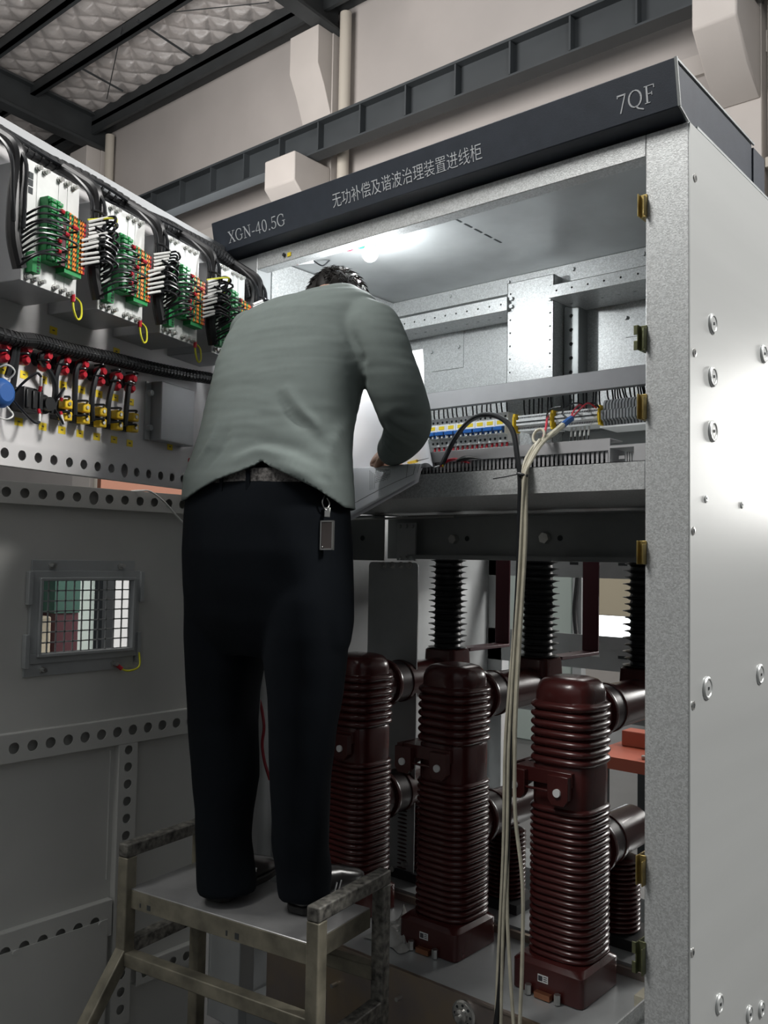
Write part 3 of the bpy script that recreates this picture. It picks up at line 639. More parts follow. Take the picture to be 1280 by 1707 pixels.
# ---------------------------------------------------------------- instrument door (upper, open past the front)
S0, S1, Z0, Z1 = -0.06, 1.34, 1.702, 2.506
def Dbox(mb, s0, s1, n0, n1, z0, z1): return mb.box(s0, s1, n0, n1, z0, z1, lambda p: dp(p.x, p.y, p.z))
mb = MB(); Dbox(mb, S0, S1, -0.003, 0.0, Z0, Z1); Dbox(mb, S1-0.003, S1, 0, 0.028, Z0, Z1); Dbox(mb, S0, S0+0.003, 0, 0.028, Z0, Z1)
idr = part(mb, 'instrument_door', 'door_in', label='open upper instrument door carrying relays, lamps and switches')
hs = []
for px, py in ((8, 756), (37, 760), (64, 764), (90, 768), (116, 772), (140, 775), (163, 779), (186, 782), (208, 783), (228, 788), (248, 791), (268, 794), (287, 796), (305, 798)):
    s, z = dpx(px, py, 0.024); hs.append((s-S0, 0.0125 if px != 208 else 0.014, 0.0125 if px != 208 else 0.019))
a = max(h[0] for h in hs)+0.063
while a < S1-S0-0.03: hs.append((a, 0.0125)); a += 0.063
a = min(h[0] for h in hs)-0.063
while a > 0.02: hs.append((a, 0.0125)); a -= 0.063
mb = MB(); perforated(mb, S1-S0, 0.05, hs, 0.0018, lambda p: dp(S0+p.x, 0.022+p.z, 1.731+p.y)); Dbox(mb, S0, S1, 0, 0.022, 1.755, 1.757); Dbox(mb, S0, S1, 0, 0.024, Z0, 1.7065)
mb.build('stiffening_rail', 'door_in', idr)
mb = MB(); Dbox(mb, S0, S1, -0.012, 0.028, Z1-0.004, Z1); Dbox(mb, S0, S1, 0.025, 0.028, Z1-0.034, Z1-0.004); mb.build('top_fold', 'relaybox', idr)  # coloured greyer than the door to tone down the ceiling lamp's light
# stickers in two rows
for px, py in ((5, 617), (40, 625), (72, 633), (105, 642), (136, 650), (165, 657), (192, 663), (218, 670), (31, 703), (71, 711), (103, 717), (133, 723), (161, 728), (190, 733), (216, 739), (283, 745), (89, 551), (194, 586)):
    s, z = dpx(px, py); mb = MB()
    mb.use('sticker'); Dbox(mb, s-0.0125, s+0.0125, 0, 0.0006, z-0.0095, z+0.0095)
    mb.use('ink'); Dbox(mb, s-0.004, s+0.004, 0.0006, 0.0008, z-0.001, z+0.002)
    mb.build('sticker', None, idr, smooth=0)
# flat cover box with its bracket at the hinge end
mb = MB(); Dbox(mb, 0.185, 0.345, 0, 0.04, 1.832, 2.004); part_box = mb.build('cover_box', 'relaybox', idr, bevel=0.003)
mb = MB(); Dbox(mb, 0.350, 0.372, 0, 0.006, 1.832, 2.0)
for z in (1.866, 1.967): mb.cyl(dp(0.362, 0.006, z), dp(0.362, 0.02, z), 0.009, 6)
mb.build('cover_bracket', 'galv_plain', idr)
mb = MB(); s, z = dpx(316, 768, 0); mb.cyl(dp(s, 0, z), dp(s, 0.0008, z), 0.009, 20); mb.build('sticker', 'red', idr)['label'] = 'round red earth-symbol sticker'
# ================================================================ devices on the instrument door
W_R, H_R, NR, ZTOP = 0.163, 0.270, 0.16, 2.365
def RP(sh, u, v, n=0.0): return dp(sh-u*W_R, NR+n, ZTOP-v*H_R)
place = ['nearest the camera', 'second from the left', 'third from the left', 'half behind the man']
for i in range(4):
    sh = 0.992-0.239*i
    t = thing('protection_relay', dp(sh-W_R/2, 0, ZTOP-H_R), 'grey protection relay with aluminium rear plate and green terminals, '+place[i], 'relay', 'relays on the instrument door')
    def rb(mb, u0, u1, v0, v1, n0, n1): return mb.box(sh-u1*W_R, sh-u0*W_R, NR+n0, NR+n1, ZTOP-v1*H_R, ZTOP-v0*H_R, lambda p: dp(p.x, p.y, p.z))
    mb = MB(); rb(mb, 0.0, 1.0, 0.0, 1.0, -NR, -0.003); mb.build('housing', 'relaybox', t, bevel=0.002)
    mb = MB(); rb(mb, -0.005, 1.005, -0.005, 1.005, -0.003, 0.0); rb(mb, 0.60, 0.605, 0, 1, 0, 0.001); rb(mb, 0.77, 0.775, 0.0, 1.0, 0, 0.001); rb(mb, 0.2, 0.205, 0, 1, 0, 0.001); rp_ = mb.build('rear_plate', 'alu', t)
    for k, (u, v) in enumerate([(.2, .035), (.33, .035), (.6, .035), (.74, .035), (.88, .035), (.08, .965), (.2, .965), (.33, .965), (.58, .965), (.72, .965), (.86, .965)]):
        mb = MB(); mb.cyl(RP(sh, u, v), RP(sh, u, v, 0.014), 0.0048, 10); mb.cyl(RP(sh, u, v), RP(sh, u, v, 0.005), 0.007, 8); mb.build('thumb_screw', 'steel', rp_)
    for v in (.12, .18, .245):
        mb = MB(); rb(mb, 0.055, 0.13, v-0.026, v+0.026, 0, 0.0012); mb.build('network_socket', 'hole', rp_)
    mb = MB(); mb.use('green'); rb(mb, 0.27, 0.50, 0.26, 0.80, 0, 0.024)
    for k in range(13):
        v = 0.28+k*0.04; rb(mb, 0.28, 0.37, v, v+0.028, 0.024, 0.034); rb(mb, 0.39, 0.49, v+.008, v+0.036, 0.024, 0.034)
    mb.use('steel')
    for k in range(13): v = 0.28+k*0.04; rb(mb, 0.30, 0.35, v+.009, v+0.019, 0.034, 0.0346); rb(mb, 0.41, 0.46, v+.017, v+0.027, 0.034, 0.0346)
    mb.build('green_terminal', None, t, smooth=0)['label'] = 'tall green terminal block'
    mb = MB(); mb.use('maroonmat'); 
    for k in range(5): rb(mb, 0.51, 0.585, 0.42+k*0.078, 0.42+k*0.078+0.066, 0, 0.03)
    mb.build('red_terminal', None, t, smooth=0)
    cols = ['green', 'orange', 'green', 'orange', 'orange', 'green', 'orange', 'orange', 'red']
    for k, c in enumerate(cols):
        u = 0.595+k*0.042; mb = MB(); mb.use(c); rb(mb, u, u+0.034, 0.32+0.004*k, 0.80, 0, 0.030+0.001*(k % 2))
        mb.use('hole')
        for q in range(11): v = 0.34+q*0.042; rb(mb, u+0.010, u+0.024, v, v+0.016, 0.031, 0.0325)
        mb.build('plug_strip', None, t, smooth=0)
    mb = MB(); mb.use('green'); rb(mb, 0.60, 0.93, 0.80, 0.84, 0, 0.026); mb.build('green_foot', None, t)
    mb = MB(); mb.use('green'); rb(mb, 0.06, 0.20, 0.76, 0.93, 0, 0.02)
    for q in range(6): mb.use('hole'); rb(mb, 0.14, 0.18, 0.775+q*0.026, 0.79+q*0.026, 0.02, 0.0206)
    mb.build('small_connector', None, t, smooth=0)
    if i < 3:
        mb = MB(); a = RP(sh, 0.93, 0.965, 0.004)
        mb.use('red').cyl(a, a-Vector((0, 0, 0.018)), 0.005, 8); b = a-Vector((0, 0, 0.018))
        mb.use('yellowwire').tube([b, b+DN*0.004-Vector((0, 0, 0.022)), b-DS*0.012+DN*0.004-Vector((0, 0, 0.038)), b-DS*0.026+DN*0.002-Vector((0, 0, 0.028)), b-DS*0.030-DN*0.004+Vector((0, 0, 0.004)), b-DS*0.030-DN*0.02+Vector((0, 0, 0.02))], 0.0026, 6)
        mb.build('earth_wire', None, t)['label'] = 'yellow-green earth wire loop with red lug'
# looms that drop between the relays
def loom(i, sc, lab):
    top = 2.432; zb = 2.130
    t = thing('wire_loom', dp(sc, 0.13, zb), lab, 'wire loom', 'looms between the relays')
    mb = MB()
    mb.tube([dp(sc, 0.075, top+0.005), dp(sc, 0.13, top-0.03), dp(sc, 0.172, 2.37), dp(sc-0.004, 0.178, 2.33), dp(sc+0.004, 0.18, 2.25), dp(sc+0.002, 0.18, 2.17), dp(sc-0.02, 0.178, zb-0.02)], 0.015, 10)
    mb.build('trunk', 'black', t)
    for k in range(4):
        mb = MB(); o1 = 0.02*math.cos(k*1.7); o2 = 0.014*math.sin(k*1.7)
        mb.tube([dp(sc+o1*.5, 0.085, top), dp(sc+o1, 0.135, top-0.035), dp(sc+o1*1.1, 0.185+o2, 2.34), dp(sc+o1*0.9, 0.190+o2, 2.26), dp(sc+o1*.6, 0.190+o2, 2.20-0.012*k)], 0.0042, 6); mb.build('strand', 'wire', t)
    rnd = random.Random(i)
    if i > 0:                                    # pale sleeved wires coming from the relay on the left
        sh = 0.992-0.239*(i-1)
        for k in range(12):
            v = (0.33+0.034*k) if k < 6 else (0.52+0.042*(k-6)); u = 0.99 if k < 6 else 0.86
            a = RP(sh, u, v, 0.033); b = RP(sh, u+0.25, v-0.07+rnd.uniform(-.02, .01), 0.04+rnd.uniform(0, .015))
            mb = MB(); mb.use('sleeve').cyl(a, b, 0.0033, 8)
            mb.use('wire').tube([b, b-DS*0.012+DN*0.012+Vector((0, 0, .004)), dp(sc-0.012+rnd.uniform(-.02, .004), 0.222+rnd.uniform(0, .012), b.z-0.008), dp(sc-0.01, 0.20, b.z-0.03)], 0.0032, 6)
            mb.build('sleeved_wire', None, t)
        if i in (1, 3):
            mb = MB(); a = RP(sh, 0.99, 0.31, 0.03); mb.tube([a, a-DS*0.05+DN*0.03+Vector((0, 0, 0.018)), dp(sc-0.02, 0.225, a.z+0.012), dp(sc-0.03, 0.20, a.z-0.02)], 0.0028, 6); mb.build('earth_wire', 'yellowwire', t)
    if i < 4:                                    # black wires going to the relay on the right
        sh = 0.992-0.239*i
        for k in range(10):
            v = 0.42+0.042*k; u = (0.34, 0.44, 0.62)[k % 3] if k < 6 else (0.30, 0.42)[k % 2]
            b = RP(sh, u, v, 0.034); z0 = ZTOP-(0.40+0.043*k)*H_R-0.034
            a = dp(sc-0.01, 0.188, z0-0.006)
            m1 = dp(sc-0.03, 0.215+rnd.uniform(0, .012), z0+0.012+rnd.uniform(0, .01)); m2 = RP(sh, u*0.5, v-0.0, 0.058+rnd.uniform(0, .012))
            m3 = RP(sh, u+0.03, v-0.01, 0.056)
            mb = MB(); mb.use('wire').tube([a, m1, m2, m3, b], 0.0027, 7)
            if k % 2 == 0: mb.use('red').cyl(RP(sh, u*0.8, v-0.012, 0.062), RP(sh, u*0.95, v-.01, 0.062), 0.0052, 8)
            mb.build('wire', None, t)
    else:
        sh = 0.992-0.239*3
    for k in range(5 if i else 0):                            # short crossing loops on the trunk
        z = 2.30-0.03*k; rr = 0.02+rnd.uniform(0, .006)
        mb = MB(); mb.tube([dp(sc+rr*math.cos(q), 0.18+0.030*math.sin(q), z+0.012*math.cos(q+k)) for q in (2.9, 2.2, 1.57, 0.9, 0.2)], 0.0034, 6); mb.build('wire', 'wire', t)
locs = [1.035, 0.792, 0.553, 0.314, 0.06]
labs = ['black wrapped wire loom left of the nearest relay', 'black wire loom with pale sleeves between the two nearest relays', 'black wire loom between the second and third relay', 'tangled black wire loom between the third and the last relay', 'small curl of pale and black wires right of the last relay']
for i in range(5): loom(i, locs[i], labs[i])
# spiral-wrapped trunk looms along the door
def wrapped(mb, pts, r, sub=14):
    P = spline(pts, sub); mb.tube(pts, r, 12, sub)
    for k in range(1, len(P)-1):
        d = (P[k+1]-P[k-1]).normalized(); mb.cyl(P[k]-d*0.0032, P[k]+d*0.0032, r*1.10, 10)
t = thing('top_loom', dp(0.6, 0.06, 2.44), 'black spiral-wrapped wire loom along the top of the instrument door', 'wire loom')
mb = MB(); wrapped(mb, [dp(1.30, 0.05, 2.445), dp(1.05, 0.06, 2.452), dp(0.9, 0.055, 2.444), dp(0.68, 0.06, 2.453), dp(0.45, 0.055, 2.446), dp(0.25, 0.06, 2.452), dp(0.10, 0.07, 2.445), dp(0.03, 0.09, 2.40), dp(0.01, 0.11, 2.33)], 0.017, 9); mb.build('wrapped_trunk', 'black', t)
for k in range(4):
    mb = MB(); o_ = 0.018*math.cos(k*1.6); z_ = 0.018*math.sin(k*1.6)
    mb.tube([dp(1.30-0.16*q, 0.057+o_+0.004*math.sin(q*2+k), 2.448+z_*0.9+0.004*math.cos(3*q+k)) for q in range(8)], 0.0045, 6); mb.build('strand', 'wire', t)
t = thing('lower_loom', dp(0.6, 0.04, 2.0), 'thick black spiral-wrapped wire loom across the instrument door under the relays', 'wire loom')
mb = MB(); q = [(0, 563), (60, 573), (120, 588), (180, 600), (240, 614), (300, 626), (352, 634)]
pp = []
for px, py in q: s, z = dpx(px, py, 0.05); pp.append(dp(s, 0.05, z+0.006))
pp = [dp(1.32, 0.05, 2.0)]+pp; wrapped(mb, pp, 0.0165, 11); mb.build('wrapped_trunk', 'black', t)
for k in range(3):
    mb = MB(); mb.tube([p+DN*(0.012*math.cos(k*2.1))+Vector((0, 0, 0.014*math.sin(k*2.1))) for p in pp], 0.006, 6); mb.build('strand', 'wire', t)
drops = [[(24, 573), (20, 600), (12, 628)], [(30, 570), (27, 600), (22, 640), (18, 655)], [(76, 585), (68, 598), (85, 625), (92, 645), (90, 675)], [(110, 590), (100, 607), (93, 630), (92, 660), (87, 690)], [(142, 600), (128, 615), (125, 645), (124, 692)], [(172, 610), (160, 628), (153, 665), (154, 702)], [(200, 617), (190, 635), (181, 670), (179, 707)], [(228, 624), (216, 640), (212, 668), (208, 710)]]
for d in drops:
    mb = MB(); pts = []
    for j, (px, py) in enumerate(d): s, z = dpx(px, py, 0.036); pts.append(dp(s, 0.036, z))
    mb.tube(pts, 0.0075, 8); mb.build('drop', 'wire', t)
# red indicator lamps, rear side
def make_lamp():
    t = thing('indicator_lamp', (0, 0, 0), '', 'lamp', 'red indicator lamps'); n = DN
    mb = MB(); mb.cyl(Vector((0, 0, 0)), n*0.018, 0.017, 16); mb.build('collar', 'black', t, local=True)
    mb = MB()
    mb.rev(n*0.018+Vector((0, 0, 0.006)), n*0.05+Vector((0, 0, 0.006)), [(0, 0.012), (0.008, 0.0145), (0.02, 0.0145), (0.03, 0.008)], 14); mb.build('red_cap', 'red', t, local=True)
    mb = MB(); mb.rev(n*0.018-Vector((0, 0, 0.020)), n*0.045-Vector((0, 0, 0.020)), [(0, 0.011), (0.008, 0.0125), (0.018, 0.0125), (0.026, 0.007)], 14); mb.build('red_cap', 'red', t, local=True)
    mb = MB(); mb.tube([n*0.046+Vector((0, 0, 0.02)), n*0.05+DS*0.012+Vector((0, 0, 0.022)), n*0.034+DS*0.026+Vector((0, 0, 0.018))], 0.003, 6); mb.build('lead', 'wire', t, local=True)
    mb = MB(); mb.tube([n*0.046-Vector((0, 0, 0.008)), n*0.052+DS*0.012-Vector((0, 0, 0.008)), n*0.034+DS*0.028-Vector((0, 0, 0.010))], 0.003, 6); mb.build('lead', 'wire', t, local=True)
    return t
proto = None
names = ['at the photo\'s left edge', 'second from the left', 'third from the left', 'fourth from the left', 'fourth from the right', 'third from the right', 'second from the right', 'rightmost, nearest the cover box']
for k, (px, py) in enumerate(((11, 584), (46, 589), (80, 600), (111, 607), (141, 614), (171, 626), (198, 634), (222, 638))):
    s, z = dpx(px, py, 0.04); o = make_lamp() if proto is None else dup(proto); proto = proto or o
    o.location = dp(s, 0, z+0.004); o['label'] = 'rear of a red indicator lamp on the instrument door, '+names[k]
def make_button():
    t = thing('push_button', (0, 0, 0), '', 'switch', 'yellow push button backs'); n = DN
    mb = MB(); mb.box(-0.016, 0.016, 0, 0.022, -0.024, 0.024, lambda p: DS*p.x+n*p.y+Vector((0, 0, p.z))); mb.build('base_block', 'blackmat', t, local=True, bevel=0.001)
    for dz in (0.014, -0.016):
        mb = MB(); mb.box(-0.013, 0.013, 0.022, 0.046, dz-0.012, dz+0.011, lambda p: DS*p.x+n*p.y+Vector((0, 0, p.z))); mb.build('contact_block', 'yellow', t, local=True, bevel=0.003)
        mb = MB(); mb.cyl(n*0.046+Vector((0, 0, dz)), n*0.049+Vector((0, 0, dz)), 0.005, 8); mb.build('screw', 'steel', t, local=True)
    for dz in (0.026, -0.012):
        mb = MB(); mb.tube([n*0.044+Vector((0, 0, dz)), n*0.055+DS*0.012+Vector((0, 0, dz+.003)), n*0.036+DS*0.034+Vector((0, 0, dz))], 0.003, 6); mb.build('lead', 'wire', t, local=True)
    return t
proto = None
names = ['leftmost, beside the black rotary knob', 'second from the left', 'third of the five', 'second from the right', 'rightmost of the five']
for k, (px, py) in enumerate(((107, 683), (137, 689), (165, 695), (193, 700), (219, 704))):
    s, z = dpx(px, py, 0.03); o = make_button() if proto is None else dup(proto); proto = proto or o
    o.location = dp(s, 0, z); o['label'] = 'yellow-blocked push button back on the instrument door, '+names[k]
s, z = dpx(48, 667, 0.03); t = thing('rotary_switch', dp(s, 0, z), 'square black rotary switch back with wires curling around it', 'switch')
mb = MB(); mb.box(-0.03, 0.03, 0, 0.045, -0.028, 0.028, lambda p: dp(s+p.x, p.y, z+p.z)); 
for k in range(3): mb.box(-0.026+0.02*k, -0.014+0.02*k, 0.045, 0.05, -0.022, 0.022, lambda p: dp(s+p.x, p.y, z+p.z))
mb.build('switch_block', 'black', t, bevel=0.002)
for sg in (1, -1):
    mb = MB(); mb.use('wire').tube([dp(s+0.045, 0.02, z), dp(s+0.042, 0.05, z+sg*0.03), dp(s+0.02, 0.07, z+sg*0.058), dp(s, 0.066, z+sg*0.054)], 0.0032, 6)
    mb.use('sleeve').cyl(dp(s, 0.066, z+sg*0.054), dp(s-0.008, 0.058, z+sg*0.034), 0.0036, 8); mb.use('red').cyl(dp(s-0.008, 0.058, z+sg*0.034), dp(s-0.010, 0.052, z+sg*0.022), 0.0042, 8); mb.build('lead', None, t)
s, z = dpx(74, 674, 0.03); t = thing('control_switch', dp(s, 0, z), 'round black control knob back between rotary switch and yellow buttons', 'switch')
mb = MB(); mb.cyl(dp(s, 0, z), dp(s, 0.05, z), 0.017, 18); mb.cyl(dp(s, 0.02, z), dp(s, 0.03, z), 0.024, 18); mb.build('knob_body', 'black', t)
for sg in (1, -1):
    mb = MB(); mb.use('wire').tube([dp(s-0.025, 0.03, z), dp(s-0.022, 0.055, z+sg*0.025), dp(s-0.034, 0.06, z+sg*0.045)], 0.0034, 6); mb.use('sleeve').cyl(dp(s-0.034, 0.06, z+sg*0.045), dp(s-0.036, 0.05, z+sg*0.022), 0.0038, 8); mb.use('red').cyl(dp(s-0.036, 0.05, z+sg*0.022), dp(s-0.036, 0.047, z+sg*0.014), 0.0045, 8); mb.build('lead', None, t)
s, z = dpx(1, 655, 0.05); t = thing('round_meter', dp(s, 0, z), 'round royal blue device back at the photo\'s left edge', 'meter')
mb = MB(); mb.rev(dp(s, 0, z), dp(s, 0.07, z), [(0, 0.030), (0.02, 0.034), (0.055, 0.034), (0.065, 0.028), (0.07, 0.02)], 24); mb.build('meter_case', 'bluecap', t)
for sg in (1, -1):
    mb = MB(); mb.tube([dp(s-0.01, 0.06, z+sg*0.03), dp(s-0.015, 0.075, z+sg*0.05), dp(s+0.005, 0.07, z+sg*0.062), dp(s+0.02, 0.04, z+sg*0.045)], 0.002, 6); mb.build('lead', 'sleeve', t)
# thin white cable across the lower door rail
mb = MB(); p = [atX(235, 818, LX+0.05), atX(252, 820, LX+0.06), atX(275, 838, LX+0.06), atX(296, 862, LX+0.06), atX(316, 883, LX+0.06), atX(330, 900, LX+0.05)]
mb.tube([p[0]+Vector((-.05, 0, 0))]+p, 0.0028, 6); tag(mb.build('thin_cable', 'sleeve'), 'thin white cable hanging over the top rail of the lower door', 'cable')
# ================================================================ inside the upper compartment
# ceiling lamp
L = atY(617, 409, 1.965)
t = thing('ceiling_lamp', (L.x, L.y, 2.4675), 'small glowing white globe lamp under the cabinet roof behind the lintel', 'lamp')
mb = MB(); mb.ball((L.x, L.y, 2.4115), 0.024, 20); mb.build('globe', 'glow', t)
mb = MB(); mb.rev((L.x, L.y, 2.4672), (L.x, L.y, 2.43), [(0, 0.026), (0.012, 0.026), (0.013, 0.018), (0.034, 0.016)], 20); mb.build('lamp_holder', 'white', t)
mb = MB(); mb.box(L.x-0.05, L.x-0.022, L.y-0.012, L.y+0.012, 2.440, 2.4672); mb.build('connector', 'green', t)
mb = MB(); mb.tube([(L.x-0.05, L.y, 2.455), (L.x-0.09, L.y+0.01, 2.445), (L.x-0.14, L.y, 2.458), (L.x-0.22, L.y-0.02, 2.462)], 0.003); mb.build('lead', 'redwire', t)
ll = bpy.data.lights.new('ceiling_lamp_light', 'POINT'); ll.energy = 11.5; ll.shadow_soft_size = 0.024; ll.color = (0.95, 0.985, 1.0)
lo = bpy.data.objects.new('ceiling_lamp_light', ll); COL.objects.link(lo); lo.parent = t; lo.location = (0, 0, 2.383-2.4675-0.006)
# small red-white plug with leads at the roof's left end
p = atZ(497, 437, 2.455); t = thing('cable_plug', (p.x, p.y, 2.4675), 'small red and white plug with leads under the roof at left', 'plug')
mb = MB(); mb.cyl(p, p+Vector((0.05, 0.02, 0)), 0.009, 10); mb.build('plug_body', 'white', t)
mb = MB(); mb.cyl(p+Vector((-0.02, -0.008, 0)), p, 0.009, 10); mb.build('plug_collar', 'red', t)
mb = MB(); mb.tube([p+Vector((0.05, 0.02, 0)), p+Vector((0.08, 0.03, -0.02)), p+Vector((0.09, 0.05, 0.0)), p+Vector((0.06, 0.08, 0.012))], 0.0025); mb.build('lead', 'wire', t)
# cable ducts
t = thing('cable_duct', (-1.45, 2.45, 2.013), 'long closed grey cable duct above the breakers and terminals', 'duct', 'cable ducts')
mb = MB(); mb.box(-2.05, -0.80, 2.400, 2.403, 2.013, 2.070).box(-2.05, -0.80, 2.400, 2.452, 2.067, 2.070); mb.build('lid', 'greyp', t, bevel=0.002)
mb = MB(); mb.box(-2.05, -0.80, 2.405, 2.45, 2.018, 2.066); mb.build('trough', 'greymid', t)
t = thing('cable_duct', (-1.45, 2.02, 1.669), 'slotted grey cable duct lying behind the front lip of the tray', 'duct', 'cable ducts')
mb = MB(); mb.box(-2.0, -0.968, 1.985, 1.988, 1.772, 1.803).box(-2.0, -0.968, 1.985, 2.055, 1.800, 1.803); mb.build('lid', 'greyp', t, bevel=0.0015)
mb = MB(); x = -1.995
while x < -0.975: mb.box(x, x+0.0065, 1.990, 1.9925, 1.685, 1.772); x += 0.0125
mb.box(-2.0, -0.968, 1.990, 2.052, 1.6695, 1.685); mb.box(-2.0, -0.968, 2.046, 2.052, 1.685, 1.79); mb.build('comb', 'greyp', t, smooth=0)
mb = MB()
for k in range(9): y = 2.0+0.004*k; mb.tube([(-1.99, y, 1.69+.008*k), (-1.5, y+.006, 1.70+.007*k), (-1.2, y, 1.695+.008*k), (-0.98, y+.004, 1.69+.008*k)], 0.0035, 6)
mb.build('cable_filling', 'wire', t)
t = thing('cable_duct', (-0.93, 2.0, 1.669), 'short open grey duct piece at the right end of the tray', 'duct', 'cable ducts')
a, b = atY(1027, 757, 1.985), atY(1073, 745, 1.985)
mb = MB(); mb.box(-0.965, -0.961, 1.97, 2.05, 1.6695, 1.776).box(-0.900, -0.872, 1.97, 2.05, 1.6695, 1.782).box(-0.965, -0.872, 1.972, 2.05, 1.776, 1.782); mb.build('shell', 'greyp', t)
mb = MB()
for k in range(5): mb.box(-0.928+k*0.006, -0.925+k*0.006, 1.985, 1.988, 1.70, 1.765)
mb.box(-0.945, -0.93, 1.985, 1.99, 1.75, 1.758); mb.build('comb', 'greyp', t, smooth=0)
# mounting rail
mb = MB(); mb.box(-1.90, -0.80, 2.520, 2.523, 1.925, 1.955).box(-1.90, -0.80, 2.515, 2.52, 1.950, 1.955).box(-1.90, -0.80, 2.515, 2.52, 1.925, 1.930).box(-1.86, -1.82, 2.523, 2.62, 1.93, 1.95).box(-0.90, -0.86, 2.523, 2.62, 1.93, 1.95)
tag(mb.build('mounting_rail', 'steel'), 'thin zinc mounting rail carrying small breakers and terminals', 'rail')
# eight two-pole miniature circuit breakers
pit = (1.872-1.557)/8.0
def make_mcb():
    t = thing('miniature_breaker', (0, 0, 0), '', 'circuit breaker', 'row of miniature breakers'); w = pit/2-0.0006
    mb = MB(); mb.box(-w, w, 0.018, 0.084, -0.048, 0.05).box(-w, w, 0.0, 0.02, -0.024, 0.024); mb.build('body', 'white', t, local=True, bevel=0.0015)
    for sx in (-1, 1):
        for z in (0.036, -0.036):
            mb = MB(); mb.cyl((sx*w*0.48, 0.0185, z), (sx*w*0.48, 0.0172, z), 0.0042, 12); mb.build('screw', 'hole', t, local=True)
    mb = MB(); mb.box(-w*0.62, w*0.62, -0.0008, 0.001, 0.008, 0.020); mb.build('yellow_label', 'sticker', t, local=True)
    mb = MB(); mb.box(-w*0.88, w*0.88, -0.016, 0.001, -0.013, -0.001); mb.box(-w*0.88, w*0.88, -0.004, 0.001, -0.02, 0.002); mb.build('lever', 'blue', t, local=True, bevel=0.001)
    for sx in (-1, 1):
        mb = MB(); mb.box(sx*w*0.45-0.003, sx*w*0.45+0.003, -0.010, 0.0, -0.022, -0.014); mb.build('lever_stop', 'white', t, local=True)
    return t
proto = make_mcb()
for i in range(8):
    o = proto if i == 0 else dup(proto)
    o.location = (-1.872+pit*(i+0.5), 2.440, 1.938)
    o['label'] = 'white blue-levered miniature breaker with yellow label, %s' % (['leftmost beside the sleeve', 'second from the left', 'third from the left', 'fourth from the left', 'fourth from the right', 'third from the right', 'second from the right', 'rightmost next to terminal strip'][i])
# terminal strips and yellow end clamps
def strip(x0, x1, lab, n):
    t = thing('terminal_strip', ((x0+x1)/2, 2.47, 1.92), lab, 'terminal strip', 'white terminal strips'); w = (x1-x0)/n
    for i in range(n):
        a = x0+w*i; mb = MB()
        mb.use('white').box(a+0.0003, a+w-0.0003, 2.430, 2.515, 1.915, 1.965).box(a+0.0003, a+w-0.0003, 2.420, 2.43, 1.932, 1.950)
        mb.use('hole').box(a+w*.3, a+w*.7, 2.4285, 2.4305, 1.955, 1.960).box(a+w*.3, a+w*.7, 2.4285, 2.4305, 1.920, 1.926).box(a+0.0003, a+w-0.0003, 2.4185, 2.4205, 1.9395, 1.9435)
        mb.build('terminal', None, t, smooth=0)
strip(-1.503, -1.382, 'white terminal strip left of the middle yellow clamp', 22)
strip(-1.366, -1.222, 'white terminal strip between the two right yellow clamps', 26)
for x, lab in ((-1.510, 'yellow end clamp beside the last small breaker'), (-1.374, 'yellow end clamp between the two white terminal strips'), (-1.214, 'yellow end clamp next to the dark grey terminals')):
    mb = MB(); mb.box(x-0.0042, x+0.0042, 2.417, 2.45, 1.911, 1.970).box(x-0.003, x+0.003, 2.412, 2.417, 1.92, 1.96); tag(mb.build('end_clamp', 'yellow', bevel=0.001), lab, 'clamp', 'yellow end clamps')
for i in range(24):
    x = -1.203+i*0.0100; mb = MB(); w = 0.0066
    poly = [(2.514, 1.905), (2.514, 1.985), (2.43, 1.985), (2.42, 1.972), (2.42, 1.955), (2.405, 1.950), (2.405, 1.925), (2.42, 1.918), (2.425, 1.905)]
    mb.use('greymid').prism(poly, w, lambda p, x=x: Vector((x+p.z, p.x, p.y)))
    mb.use('steel').box(x+0.0015, x+0.005, 2.4135, 2.4175, 1.920, 1.928)
    o = mb.build('terminal_block', None, smooth=0); tag(o, 'dark grey slim terminal block in the row beside the right post', 'terminal block', 'dark grey terminal blocks')
mb = MB(); mb.box(-1.203, -0.86, 2.40, 2.514, 1.898, 1.903); tag(mb.build('wire_shelf', 'white'), 'thin pale ledge under the dark grey terminal blocks', 'ledge')
# wires dropping from the upper duct
def drop_wire(x0, x1, z1, y1, lab, grp, m='wire', z0=2.016, y0=2.462, r=0.0026):
    mb = MB(); zm = (z0+z1)/2; k = random.uniform(-.003, .003)
    mb.tube([(x0, y0, z0+0.02), ((x0+x1)/2+k, (y0+y1)/2, zm), (x1, y1, z1-0.004)], r, 6, 3)
    tag(mb.build('control_wire', m), lab, 'wire', grp)
for i in range(16):
    x = -1.872+pit*(i//2+0.5)+(-1 if i % 2 == 0 else 1)*pit*0.24
    drop_wire(x+random.uniform(-.005, .004), x, 1.985, 2.47, 'short black wire from the upper duct into a miniature breaker', 'breaker feed wires')
for i in range(18):
    x = -1.495+0.0155*i+random.uniform(-.004, .004)
    if -1.385 < x < -1.36: continue
    drop_wire(x+random.uniform(-.007, .007), x, 1.966, 2.465, 'short black wire from the upper duct to the white terminal strips', 'terminal strip wires')
for i in range(22):
    x = -1.1995+i*0.0100
    drop_wire(x+0.006*math.sin(i*.9)-0.012, x, 1.985, 2.46, 'short dark wire from the upper duct to the dark grey terminals', 'grey terminal wires', 'blackmat')
